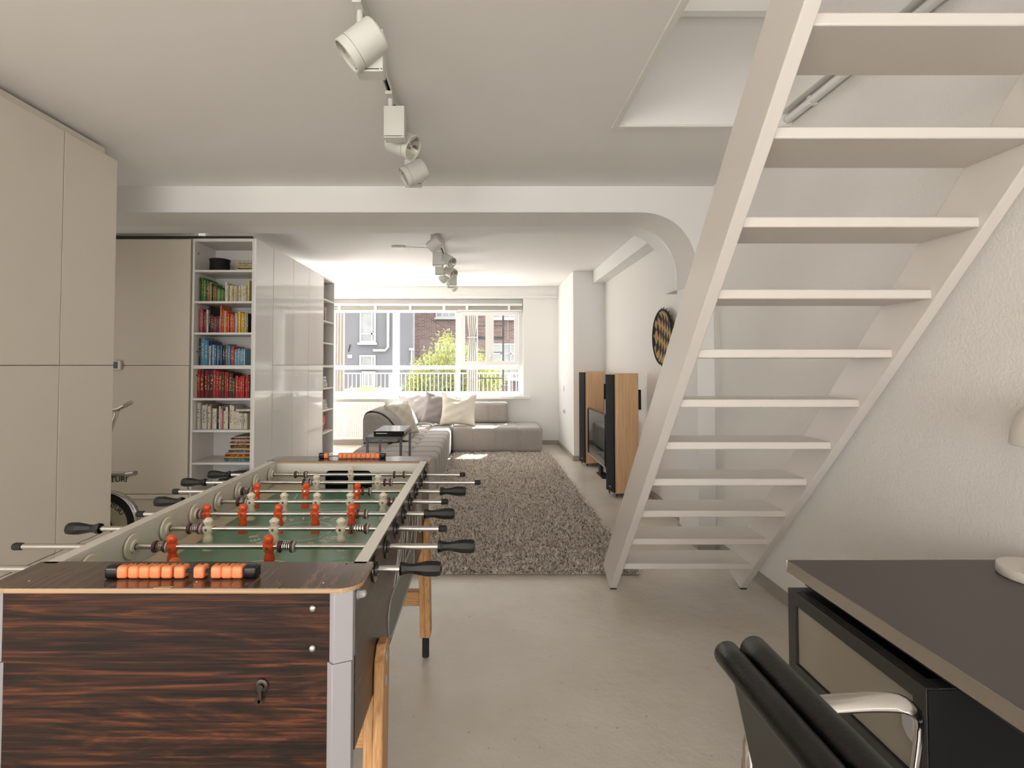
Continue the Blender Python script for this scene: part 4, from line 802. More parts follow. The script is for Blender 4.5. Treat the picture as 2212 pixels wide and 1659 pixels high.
rm = bpy.data.materials.new('shag_yarn'); rm.use_nodes = True; N = rm.node_tree.nodes; L_ = rm.node_tree.links
at = N.new('ShaderNodeAttribute'); at.attribute_name = 'shade'; cr = N.new('ShaderNodeValToRGB'); cr.color_ramp.interpolation = 'LINEAR'
e = cr.color_ramp.elements; e[0].position = .0; e[0].color = srgb(104, 90, 79); e[1].position = 1; e[1].color = srgb(255, 251, 245)
for p_, c__ in ((.2, (182, 167, 152)), (.38, (244, 233, 219))): q = e.new(p_); q.color = srgb(*c__)
L_.new(at.outputs['Fac'], cr.inputs[0]); L_.new(cr.outputs[0], N['Principled BSDF'].inputs['Base Color']); N['Principled BSDF'].inputs['Roughness'].default_value = .9; N['Principled BSDF'].inputs['Specular IOR Level'].default_value = .1
trn = N.new('ShaderNodeBsdfTranslucent'); mxr = N.new('ShaderNodeMixShader'); mxr.inputs[0].default_value = .4; L_.new(cr.outputs[0], trn.inputs[0]); L_.new(N['Principled BSDF'].outputs[0], mxr.inputs[1]); L_.new(trn.outputs[0], mxr.inputs[2]); L_.new(mxr.outputs[0], N['Material Output'].inputs[0])
pm = rug_pile(140000); pm.materials.append(rm); tag(link('pile', pm, rg, WB[rg]), kind='stuff')

# speakers
def speaker(loc, label):
    e = empty('floor_speaker', loc, label, 'speaker', 'floor-standing speakers by the right wall', rot=(0, 0, math.radians(15)))
    W_, D_, Hh = .19, .27, 1.225
    LK = lambda n, mb, mt, bw=0: (lambda o: (bev(o, bw, 2) if bw else o))(link(n, mb.mesh(n, mt), e, (0, 0, 0), local=True))
    body = rounded(.014, D_, 0, W_, .03, 6, (0, 0, 1, 1)); LK('cabinet', MB().prism(body, 'z', .04, Hh), OKZ, .003)
    LK('grille', MB().prism(rounded(0, .0135, .012, W_-.012, .006, 3, (0, 0, 1, 1)), 'z', .05, Hh-.012), SPKBLK, .002)
    LK('badge', MB().box(-.0012, -.0002, W_/2-.014, W_/2+.014, .09, .102), GREYP)
    LK('base_plate', MB().box(.03, D_-.01, .01, W_-.01, .032, .0395), BLKM)
    for x in (.035, D_-.03):
        for y in (.02, W_-.02): LK('spike', MB().lathe([(.0012, .0005), (.007, .024), (.011, .026), (.011, .032)], (x, y, 0), n=10), BLKM)
    LK('rear_port', MB().box(D_+.0002, D_+.034, .004, W_-.05, .86, 1.06), BLKM, .003)
speaker((1.286, 5.06, 0), 'oak floor-standing speaker with black grille, nearer the stairs')
speaker((1.302, 6.60, 0), 'oak floor-standing speaker with black grille, farther, by the chimney breast')
# television
tv = empty('television', (1.36, 6.09, 0), 'flat black television standing low between the two speakers', 'television')
box('casing', BLACK, (1.325, 1.365, 5.62, 6.55, .186, .762), tv, .004)
SCR = mat('tv_screen', (14, 15, 17), .03, spec=1.0); box('screen', SCR, (1.3215, 1.3245, 5.632, 6.538, .202, .752), tv)
box('bezel_strip', GREYP, (1.319, 1.3245, 5.62, 6.55, .186, .1985), tv); box('neck', BLKM, (1.367, 1.40, 6.03, 6.14, .02, .45), tv, .004); box('foot_plate', BLKM, (1.36, 1.46, 5.92, 6.22, .0005, .019), tv, .004)
# woven basket on the wall
bkm = bpy.data.materials.new('woven_basket'); bkm.use_nodes = True; N = bkm.node_tree.nodes; L_ = bkm.node_tree.links
tc = N.new('ShaderNodeTexCoord'); wv = N.new('ShaderNodeTexVoronoi'); wv.inputs['Scale'].default_value = 16; mpn = N.new('ShaderNodeMapping'); mpn.inputs['Scale'].default_value = (1, 1.6, .7); mpn.inputs['Rotation'].default_value = (.6, 0, 0)
L_.new(tc.outputs['Object'], mpn.inputs[0]); ck = N.new('ShaderNodeTexChecker'); ck.inputs['Scale'].default_value = 14; ck.inputs[1].default_value = srgb(34, 28, 24); ck.inputs[2].default_value = srgb(182, 150, 98); L_.new(mpn.outputs[0], ck.inputs[0]); L_.new(ck.outputs[0], N['Principled BSDF'].inputs['Base Color']); N['Principled BSDF'].inputs['Roughness'].default_value = .8
wk = empty('woven_tray', (XR, 4.6, 1.56), 'round woven black-and-straw basket tray hung on the wall', 'basket')
build(MB().lathe([(.0001, .03), (.12, .028), (.19, .034), (.235, .055), (.245, .05), (.20, .015), (.0001, .004)], (XR, 4.6, 1.56), (-1, 0, 0), 40), 'woven_bowl', bkm, wk)
build(MB().tube([(XR-.052, 4.6+.243*math.cos(t), 1.56+.243*math.sin(t)) for t in np.linspace(0, 2*PI, 41)[:-1]], .011, 8, closed=True), 'rim', RUBBER, wk)
for k in range(26):
    t = 2*PI*k/26; r_ = .252; build(MB().tube([(XR-.05, 4.6+r_*math.cos(t), 1.56+r_*math.sin(t)), (XR-.045, 4.6+(r_+.014)*math.cos(t+.03), 1.56+(r_+.014)*math.sin(t+.03))], .004, 5), 'fringe_knot', RUBBER, wk)

# ------------------------------------------------------------------ track lights
def track(name, y0_, y1_, x, label):
    e = empty(name, (x, y0_, ZC), label, 'light track')
    build(MB().box(x-.017, x-.009, y0_, y1_, ZC-.03, ZC-.0005).box(x+.009, x+.017, y0_, y1_, ZC-.03, ZC-.0005).box(x-.009, x+.009, y0_, y1_, ZC-.008, ZC-.0005), 'rail', LAMPW, e)
    build(MB().box(x-.0085, x+.0085, y0_+.01, y1_-.01, ZC-.010, ZC-.0082), 'conductor_channel', RUBBER, e)
    for y in (y0_, y1_): build(MB().box(x-.018, x+.018, y-.012 if y == y0_ else y, y if y == y0_ else y+.012, ZC-.031, ZC-.0005), 'end_cap', LAMPW, e)
track('ceiling_track', .4, 3.50, -.437, 'white lighting track on the ceiling over the football table'); track('ceiling_track', 4.62, 7.55, -.457, 'white lighting track on the ceiling over the rug')
LENS = mat('lamp_reflector', (226, 224, 214), .12, .9)
def spot(px, py, z, dirn, label, grp, side, s=1.0, tw=0):
    D = (z-H)*1106/(788-py); cx, cy = u2x(px, D), D-(z-H)*.0277; d = Vector(dirn).normalized(); cc = Vector((cx, cy, z))
    tx = -.437 if cy < 4 else -.457
    e = empty('spotlight', (tx, cy, ZC), label, 'spotlight', grp)
    r = .061*s; L2 = .068*s; a = cc-d*L2; b = cc+d*L2
    bd = build(MB().lathe([(.0001, 0), (r*.93, 0), (r, .006), (r, .104*s)], a, d, 32, caps=False), 'body', LAMPW, e)
    build(MB().lathe([(r*.985, .1045*s), (r, .1055*s), (r, .134*s), (r*.93, .1362*s), (r*.9, .126*s)], a, d, 32, caps=False), 'bezel', LAMPW, e)
    rf = build(MB().lathe([(r*.9, .1255*s), (r*.6, .108*s), (r*.25, .096*s), (.0001, .094*s)], a, d, 28, caps=False), 'reflector', LENS, e)
    build(MB().lathe([(.013*s, .097*s), (.013*s, .116*s), (.006*s, .121*s), (.0001, .121*s)], a, d, 14), 'bulb', CHROME, rf)
    # gear box hanging from the track beside the lamp, yoke bracket and pivot
    gx, gy = tx + side[0], cy + side[1]; gz = z + side[2]
    bw, bh, bd_ = .048*s, .075*s, .03*s
    build(MB().box(gx-bw, gx+bw, gy-bd_, gy+bd_, gz-bh, gz+bh), 'gear_box', LAMPW, e, bevel=.003)
    build(MB().box(gx-bw+.008, gx+bw-.012, gy-bd_-.0008, gy-bd_-.0002, gz-bh+.006, gz-bh+.009).cyl((gx-bw+.004, gy-bd_-.001, gz-bh+.0075), (gx-bw+.004, gy-bd_, gz-bh+.0075), .0022, n=8).cyl((gx+bw-.005, gy-bd_-.001, gz-bh+.0075), (gx+bw-.005, gy-bd_, gz-bh+.0075), .0022, n=8), 'vent_slot', RUBBER, e)
    build(MB().box(tx-.015, tx+.015, gy-.05, gy+.05, ZC-.046, ZC-.031).cyl((tx, gy, ZC-.046), (tx, gy, gz+bh*.6), .011, n=12), 'track_adapter', LAMPW, e)
    pv = cc + Vector((0, 0, 0)); build(MB().tube([(gx, gy, gz-bh*.5), (gx*.5+cc.x*.5, gy*.5+cc.y*.5, gz-bh*.7), (cc.x, cc.y, cc.z)], .012*s, 8), 'yoke', LAMPW, e)
    up = d.orthogonal().normalized(); sx = d.cross(Vector((0, 0, 1))).normalized(); build(MB().cyl(a+sx*(r-.002)+d*.02, a+sx*(r+.018)+d*.02, .004, n=8), 'pivot_screw', CHROME, e)
g = 'spotlights on the track over the football table'
spot(783, 98, 2.40, (-.76, -.05, -.63), 'white cylinder spotlight nearest the camera, aimed down at the cabinets', g, (.04, .055, .0))
spot(870, 311, 2.40, (.80, -.30, -.45), 'white spotlight with its gear box towards the camera, aimed at the stairs', g, (.022, -.13, .035))
spot(895, 374, 2.41, (-.83, -.20, -.50), 'white spotlight closest to the cross beam', g, (.02, .09, .03))
g = 'spotlights on the track over the rug'
spot(941, 526, 2.44, (-.7, .45, -.5), 'first white spotlight of the rear track, seen from behind', g, (.0, .10, .03))
spot(968, 563, 2.42, (.62, -.5, -.45), 'rear-track spotlight with its lens visible, higher of the pair', g, (-.03, -.08, .0))
spot(973, 588, 2.40, (.62, -.5, -.45), 'rear-track spotlight with its lens visible, lower of the pair', g, (-.06, -.05, .03))
spot(962, 598, 2.43, (-.65, .5, -.5), 'rear-track spotlight second from the window, aimed at the wardrobes', g, (.06, .12, -.02))
spot(976, 618, 2.42, (.4, .7, -.5), 'rear-track spotlight nearest the window', g, (.0, -.12, .02))
cb = empty('ceiling_cable', (-.9, 5.3, ZC), 'thin cable with a white junction clip on the ceiling of the living room', 'cable')
build(MB().tube([(-.457, 5.55, ZC-.05), (-.52, 5.52, ZC-.03), (-.66, 5.5, ZC-.022), (-.80, 5.52, ZC-.012), (-.86, 5.53, ZC-.008)], .0035, 6), 'cord', GREYP, cb); box('junction_clip', WHITE, (-1.0, -.86, 5.505, 5.555, ZC-.022, ZC-.0005), cb, .005)

# ------------------------------------------------------------------ desk, lamp and chair
dk = empty('desk', (1.27, .7, 0), 'black-topped steel-edged desk with a drawer pedestal against the wall', 'desk')
DX0, DX1, DY0, DY1, DZ = .886, 1.640, -.10, 1.516, .74
box('desk_top', DESKTOP, (DX0+.003, DX1-.003, DY0+.003, DY1-.003, DZ-.03, DZ), dk)
rim = MB().box(DX0, DX0+.0028, DY0, DY1, DZ-.034, DZ+.0006).box(DX1-.0028, DX1, DY0, DY1, DZ-.034, DZ+.0006).box(DX0, DX1, DY0, DY0+.0028, DZ-.034, DZ+.0006).box(DX0, DX1, DY1-.0028, DY1, DZ-.034, DZ+.0006)
build(rim, 'steel_edge', BRUSH, dk, bevel=.0008)
box('under_frame', DKSTEEL, (DX0+.035, DX1-.02, DY0+.03, DY1-.03, DZ-.062, DZ-.0345), dk, .001)
PZ = .672
m = MB().box(.872, .90, 1.455, 1.487, .0005, PZ).box(.872, .90, 1.028, 1.060, .0005, PZ).box(.872, .90, 1.060, 1.455, PZ-.035, PZ).box(.872, .90, 1.060, 1.455, .448, .474).box(.872, .90, 1.060, 1.455, .10, .13)
pd = build(m, 'pedestal_frame', DKSTEEL, dk, bevel=.001)
m = MB().box(1.48, 1.508, 1.455, 1.487, .0005, PZ).box(1.48, 1.508, 1.028, 1.060, .0005, PZ)
for q in ((1.48, 1.508, 1.455, 1.487, .0005, PZ), (1.48, 1.508, 1.028, 1.060, .0005, PZ)): box('pedestal_rear_post', DKSTEEL, q, dk, .001)
for q in ((.90, 1.48, 1.455, 1.487, PZ-.035, PZ), (.90, 1.48, 1.028, 1.060, PZ-.035, PZ)): box('pedestal_cross_rail', DKSTEEL, q, dk, .001)
box('pedestal_side', BLKM, (.8745, 1.48, 1.0255, 1.0275, .06, PZ-.003), dk); box('pedestal_side', DKSTEEL, (.90, 1.48, 1.47, 1.476, .10, PZ-.035), dk); box('pedestal_back', BLKM, (1.47, 1.478, 1.06, 1.455, .10, PZ-.035), dk)
box('drawer_front', DRAWER, (.880, .894, 1.062, 1.453, .476, PZ-.037), dk, .001); box('drawer_front', DRAWER, (.880, .894, 1.062, 1.453, .132, .446), dk, .001)
build(MB().prism([(1.052, .595), (1.075, .60), (1.083, .59), (1.083, .565), (1.07, .55), (1.052, .545)], 'x', .866, .8715), 'drawer_pull', GREYP, dk, bevel=.002)
for z in (.30, .55): box('knee_panel', BLKM, (1.55, 1.56, .0, 1.03, z-.1, z+.1), dk)
m = MB()
for x in (.90, 1.60):
    m.box(x-.014, x+.014, -.06, -.03, .0005, DZ-.0625)
build(m, 'end_leg', DKSTEEL, dk)
dl = empty('desk_lamp', (1.487, 1.375, DZ), 'white metal desk lamp with round base and dome shade', 'lamp')
LW = mat('lamp_white', (226, 218, 206), .35)
build(MB().lathe([(.090, .001), (.092, .004), (.092, .024), (.090, .027), (.0001, .028)], (1.487, 1.375, DZ), n=40), 'base', LW, dl)
build(MB().tube([(1.525, 1.375, DZ+.028), (1.525, 1.375, DZ+.46), (1.53, 1.372, DZ+.50)], .008, 10), 'stem', LW, dl)
build(MB().lathe([(.100, 0), (.1015, .002), (.097, .045), (.082, .088), (.055, .118), (.022, .130), (.018, .15), (.0001, .152), (.0001, .148), (.050, .114), (.078, .086), (.094, .045), (.098, 0), (.100, 0)], (1.525, 1.355, 1.092), (0, 0, 1), 40, caps=False), 'shade', LW, dl)

CHX = .015
oc = empty('office_chair', (.66, .62, 0), 'black leather soft-pad office chair with polished aluminium arms', 'chair')
CY0, CY1 = .405, .880   # width along Y
def sidepath(off=0):
    return [(.410, .815), (.415, .80), (.432, .72), (.452, .62), (.470, .54), (.492, .485), (.53, .452), (.60, .440), (.72, .442), (.84, .452), (.90, .458), (.93, .450)]
SPt = sidepath()
for y in (CY0-.012, CY1+.001):
    build(MB().tube([(x, y+.006, z) for x, z in SPt], .011, 8, flat=1.0), 'side_rib', CHROME, oc)
sling = MB(); t_ = .007
A = [(x, CY0, z) for x, z in SPt]; Bp = [(x, CY1, z) for x, z in SPt]; sling.strip(A, Bp); sg = build(sling, 'sling', LEATHER, oc); sg.modifiers.new('s', 'SOLIDIFY').thickness = .012
# back pads (front of the sling) and the top roll folding over the back
def pad(p0, p1, th_, side, nm='pad', r=None):
    (x0, z0), (x1, z1) = p0, p1; d = Vector((x1-x0, 0, z1-z0)); l = d.length; d.normalize(); nrm = Vector((d.z, 0, -d.x))*side
    if nrm.x < 0 and side > 0 and abs(nrm.x) > abs(nrm.z): nrm = -nrm
    if side > 0 and abs(nrm.z) >= abs(nrm.x) and nrm.z < 0: nrm = -nrm
    ring_ = []
    for k in range(13):
        t = k/12; h = th_*(math.sin(PI*t)**.55); ring_.append((t, h))
    m = MB(); cols = []
    for j, (yy, s) in enumerate(((CY0+.004, .55), (CY0+.02, .95), (CY0+.06, 1), (CY1-.06, 1), (CY1-.02, .95), (CY1-.004, .55))):
        cols.append([Vector((x0, yy, z0)) + d*(l*t) + nrm*(h*s+.004) for t, h in ring_] + [Vector((x0, yy, z0)) + d*(l*t) + nrm*.002 for t, h in ring_[::-1]])
    n = len(cols[0])
    m.add([v for c_ in cols for v in c_], [(j*n+k, j*n+(k+1) % n, (j+1)*n+(k+1) % n, (j+1)*n+k) for j in range(5) for k in range(n)] + [tuple(range(n)), tuple(5*n+k for k in range(n))])
    return build(m, nm, LEATHER, oc, smooth=60)
pad((.424, .822), (.434, .735), .046, 1); build(MB().tube([(.436, CY0+.001, .832)]+[(.436, y, .834) for y in np.linspace(CY0+.012, CY1-.012, 12)]+[(.436, CY1-.001, .832)], [.013]+[.0235]*12+[.013], 20), 'front_roll', LEATHER, oc, smooth=60); pad((.429, .732), (.449, .635), .046, 1); pad((.450, .632), (.470, .540), .044, 1)
pad((.55, .447), (.665, .440), .045, 1, 'seat_pad'); pad((.667, .440), (.785, .446), .045, 1, 'seat_pad'); pad((.787, .446), (.90, .457), .045, 1, 'seat_pad')
rl = [(.398, y, .832) for y in np.linspace(CY0+.002, CY1-.002, 24)]
build(MB().tube([(.391, CY0-.0, .828)]+[(.391, y, .828) for y in np.linspace(CY0+.012, CY1-.012, 12)]+[(.391, CY1+.0, .828)], [.012]+[.0215]*12+[.012], 20), 'top_roll', LEATHER, oc, smooth=60)
# arms: flat polished loops
def armloop(y, s):
    pts = [(.435, y-.012*s, .595), (.452, y+.010*s, .640), (.50, y+.030*s, .688), (.58, y+.038*s, .700), (.68, y+.040*s, .706), (.737, y+.040*s, .704), (.764, y+.038*s, .685), (.762, y+.036*s, .65), (.745, y+.030*s, .58), (.72, y+.015*s, .50), (.70, y-.0*s, .452)]
    Q = []
    for i in range(len(pts)-1):
        for k in range(3):
            a_, b_ = Vector(pts[i]), Vector(pts[i+1]); Q.append(a_.lerp(b_, k/3))
    Q.append(Vector(pts[-1])); Q2 = [Q[0]]+[(Q[i-1]+Q[i]*2+Q[i+1])/4 for i in range(1, len(Q)-1)]+[Q[-1]]
    build(MB().tube(Q2, .017, 10, flat=.42), 'armrest', CHROME, oc, smooth=60)
build(MB().tube([(.47, CY1+.008, .700), (.452, CY1+.014, .694), (.443, CY1+.016, .66), (.440, CY1+.012, .58), (.445, CY1+.004, .50), (.47, CY1-.03, .42)], .0135, 10), 'rear_tube', CHROME, oc, smooth=60); build(MB().tube([(.47, CY0-.008, .700), (.452, CY0-.014, .694), (.443, CY0-.016, .66), (.440, CY0-.012, .58), (.445, CY0-.004, .50), (.47, CY0+.03, .42)], .0135, 10), 'rear_tube', CHROME, oc, smooth=60)
armloop(CY1+.016, 1); armloop(CY0-.016, -1)
build(MB().tube([(.438, CY0-.006, .60), (.415, CY0+.08, .60), (.405, (CY0+CY1)/2, .60), (.415, CY1-.08, .60), (.438, CY1+.006, .60)], .012, 8), 'back_stretcher', CHROME, oc, smooth=60)
build(MB().tube([(.40, CY1-.012, .62), (.385, CY1-.02, .58), (.378, CY1-.02, .50), (.40, CY1-.05, .43), (.50, CY1-.12, .40), (.63, (CY0+CY1)/2+.04, .385)], .014, 10).tube([(.40, CY0+.012, .62), (.385, CY0+.02, .58), (.378, CY0+.02, .50), (.40, CY0+.05, .43), (.50, CY0+.12, .40), (.63, (CY0+CY1)/2-.04, .385)], .014, 10), 'support_tube', CHROME, oc, smooth=60)
yc_ = (CY0+CY1)/2; build(MB().cyl((.66, yc_, .06), (.66, yc_, .40), .026, .022, 18).lathe([(.07, 0), (.07, .02), (.03, .05)], (.66, yc_, .385), n=20), 'column', CHROME, oc)
for k in range(5):
    a = 2*PI*k/5+.3; c_, s_ = math.cos(a), math.sin(a)
    lg = build(MB().tube([(.66+.02*c_, yc_+.02*s_, .11), (.66+.15*c_, yc_+.15*s_, .10), (.66+.29*c_, yc_+.29*s_, .068)], [.024, .02, .014], 8), 'base_spoke', CHROME, oc)
    build(MB().cyl((.66+.29*c_-.012*s_, yc_+.29*s_+.012*c_, .0275), (.66+.29*c_+.012*s_, yc_+.29*s_-.012*c_, .0275), .027, n=18), 'caster', BLACK, lg)

oc.location.x += CHX; WB[oc] = Vector(oc.location)

# ------------------------------------------------------------------ outside
struct(MB().box(-8, 6, 8.75, 14.3, -.15, -.02), 'terrace', mat('terrace_paving', (216, 215, 213), .8, bump=(20, .2)), 'pale paved terrace outside the window', 'terrace')
struct(MB().box(-40, 40, 14.3, 60, -6.2, -6), 'ground', mat('yard_ground', (120, 116, 106), .9), 'paved yard below the terrace', 'ground')
GREYR = mat('grey_render', (90, 88, 89), .9, bump=(6, .2), vary=(1.2, .08)); FW = mat('facade_white', (142, 140, 135), .5)
DKP = mat('facade_pane', (112, 112, 106), .1, spec=.6, vary=(3, .4))
def O(px, py, Y): return ((px-1045)/1106*Y, Y, H+(788-py)/1106*Y)
gb = empty('grey_building', (-8, 20.5, -6), 'grey rendered house wall seen through the left window panes', 'building')
gx = O(892, 0, 20)[0]
box('wall', GREYR, (-16, gx, 20, 20.5, -6, 7.2), gb)
box('roof_edge', FW, (-16.1, gx+.1, 19.85, 20.6, 7.2, 7.45), gb)
def fwin(par, px0, py0, px1, py1, Y, panes, sill=True, Yp=None):
    x0, _, z1 = O(px0, py0, Y); x1, _, z0 = O(px1, py1, Y); y = Y
    f_ = .07
    m = MB().box(x0, x0+f_, y-.05, y-.001, z0, z1).box(x1-f_, x1, y-.05, y-.001, z0, z1).box(x0+f_, x1-f_, y-.05, y-.001, z0, z0+f_).box(x0+f_, x1-f_, y-.05, y-.001, z1-f_, z1)
    for t, ax in panes:
        if ax == 'v': xx = x0+(x1-x0)*t; m.box(xx-.03, xx+.03, y-.045, y-.001, z0+f_, z1-f_)
        else: zz_ = z0+(z1-z0)*t; m.box(x0+f_, x1-f_, y-.045, y-.001, zz_-.03, zz_+.03)
    w_ = build(m, 'window', FW, par); box('pane', DKP, (x0+f_, x1-f_, y-.012, y-.002, z0+f_, z1-f_), w_)
    if sill: box('sill', FW, (x0-.06, x1+.06, y-.14, y-.001, z0-.09, z0-.001), w_)
fwin(gb, 777, 672, 812, 740, 20, ((.75, 'v'), (.28, 'h'))); fwin(gb, 777, 767, 812, 792, 20, ((.78, 'v'),)); fwin(gb, 782, 802, 812, 836, 20, ((.5, 'v'),))
c_ = O(756, 770, 20); box('vent_plate', FW, (c_[0]-.09, c_[0]+.09, 19.97, 19.999, c_[2]-.07, c_[2]+.07), gb)
c_ = O(754, 752, 20); build(MB().tube([(c_[0]-.02, 19.97, c_[2]-.14), (c_[0]+.05, 19.97, c_[2]+.14)], .02, 6), 'wall_hook', BLKM, gb)
dp = empty('drainpipe', O(838, 750, 19.9), 'white drainpipe bending left on the grey house wall', 'pipe')
a, b_, c_, d_ = O(838, 640, 19.9), O(838, 750, 19.9), O(832, 757, 19.9), O(806, 757, 19.9)
build(MB().tube([a, b_, c_, d_], .055, 10), 'pipe_run', FW, dp)
for py in (690, 735): q = O(838, py, 19.9); build(MB().lathe([(.062, -.02), (.066, 0), (.062, .02)], q, n=12), 'pipe_collar', FW, dp)
dp2 = empty('corner_downpipe', (gx, 19.9, -6), 'thin white downpipe at the corner of the grey house', 'pipe'); build(MB().cyl((gx-.04, 19.94, -6), (gx-.04, 19.94, O(0, 757, 20)[2]), .035, n=10).box(gx-.13, gx+.05, 19.85, 19.999, O(0, 757, 20)[2], O(0, 757, 20)[2]+.09), 'pipe_run', FW, dp2)
bb = empty('brick_building', (4, 27, -6), 'dark brick house with white windows across the yard', 'building')
box('wall', brick_mat(), (gx-6, 24, 26, 34, -6, 7.8), bb); box('roof_edge', FW, (gx-6, 24.1, 25.8, 34, 7.8, 8.1), bb)
for (p0, q0, p1, q1, pn) in ((941, 655, 985, 686, ((.33, 'v'), (.66, 'v'))), (940, 741, 985, 800, ((.5, 'v'), (.5, 'h'))), (1062, 655, 1122, 688, ((.33, 'v'), (.66, 'v'))), (1062, 742, 1124, 786, ((.33, 'v'), (.66, 'v'), (.5, 'h'))), (1062, 790, 1124, 818, ((.33, 'v'), (.66, 'v')))): fwin(bb, p0, q0, p1, q1, 26, pn)
box('concrete_band', FW, (O(1062, 0, 26)[0], O(1124, 0, 26)[0], 25.96, 25.999, O(0, 823, 26)[2], O(0, 819, 26)[2]), bb)
box('brick_lintel', mat('lintel_brick', (112, 84, 74), .9), (O(938, 0, 26)[0], O(987, 0, 26)[0], 25.98, 25.999, O(0, 740.5, 26)[2], O(0, 731, 26)[2]), bb)
# railing
rl_ = empty('terrace_railing', (-1, 14, 0), 'white metal railing along the terrace edge', 'railing')
zt_ = O(0, 805, 14)[2]; box('top_rail', FW, (-7, 5, 13.97, 14.03, zt_-.035, zt_), rl_, .005); box('bottom_rail', FW, (-7, 5, 13.98, 14.02, .06, .09), rl_)
bal = MB().box(-.011, .011, -.011, .011, .09, zt_-.035).mesh('baluster', FW); post_ = MB().box(-.035, .035, -.035, .035, -.02, zt_).mesh('post', FW)
for k in range(62): link('baluster', bal, rl_, (-4.6+k*.112, 14, 0))
for x in (-5.2, -2.55, .7, 3.4): link('post', post_, rl_, (x, 14.05, 0))
# terrace furniture
def chair_shell(loc, rot, label):
    e = empty('terrace_chair', loc, label, 'chair', 'white shell chairs round the terrace table', rot=(0, 0, rot))
    V = []; F = []; n, k = 12, 12
    for i in range(n+1):
        s = i/n
        for j in range(k+1):
            u = -1+2*j/k
            if s < .5: x = .22-.42*(s/.5); z = .45-.02*math.sin(PI*s)+.05*u*u*(s/.5); hw = .21+.03*s
            else: q_ = (s-.5)/.5; x = -.20-.13*q_+.10*u*u; z = .47+.38*q_*(1-.16*u*u); hw = .235-.03*q_
            V.append((x, hw*u, z))
    for i in range(n):
        for j in range(k): F.append((i*(k+1)+j, (i+1)*(k+1)+j, (i+1)*(k+1)+j+1, i*(k+1)+j+1))
    o = link('shell', MB().add(V, F).mesh('shell', FW), e, (0, 0, 0), local=True); o.modifiers.new('s', 'SOLIDIFY').thickness = .012
    for sx in (-1, 1):
        for sy in (-1, 1): link('leg', MB().tube([(.02+.08*sx, .10*sy, .435), (.02+.2*sx, .2*sy, -.019)], .011, 6).mesh('leg', BRUSH), e, (0, 0, 0), local=True)
chair_shell((-2.05, 10.75, 0), PI, 'white shell chair at the right end of the terrace table'); chair_shell((-2.25, 11.5, 0), PI+.15, 'white shell chair behind the right-hand terrace chair'); chair_shell((-3.35, 10.7, 0), .1, 'white shell chair at the left end of the terrace table'); chair_shell((-3.3, 11.8, 0), -.2, 'white shell chair at the far left of the terrace table')
tt = empty('terrace_table', (-2.75, 11.3, 0), 'long white table on the terrace', 'table'); box('table_top', FW, (-3.25, -2.25, 10.25, 12.6, .71, .745), tt, .004)
for x in (-3.15, -2.35):
    for y in (10.4, 12.45): box('leg', FW, (x-.03, x+.03, y-.03, y+.03, -.019, .709), tt)
bw = empty('garden_chair', (-2.2, 9.8, 0), 'weathered wooden garden chair back just outside the window', 'chair')
x0, x1 = O(755, 0, 9.8)[0], O(824, 0, 9.8)[0]
for x in (x0+.02, x1-.05): box('back_post', GREYWOOD, (x, x+.04, 9.78, 9.82, -.019, .90), bw, .004)
arcp = [(x0+.06+(x1-x0-.11)*t, .80+.115*math.sin(PI*t)) for t in np.linspace(0, 1, 14)]
build(MB().prism(arcp+[(p[0], .80) for p in arcp[::-1]] if 0 else arcp+[(arcp[-1][0], .79), (arcp[0][0], .79)], 'y', 9.785, 9.815), 'top_rail', GREYWOOD, bw)
for k in range(6): xx_ = x0+.10+k*(x1-x0-.2)/5; box('back_slat', GREYWOOD, (xx_-.025, xx_+.025, 9.79, 9.81, .42, .79), bw)
box('seat', GREYWOOD, (x0, x1, 9.83, 10.2, .39, .42), bw)
for x in (x0+.01, x1-.05): box('front_leg', GREYWOOD, (x, x+.04, 10.16, 10.2, -.019, .39), bw)
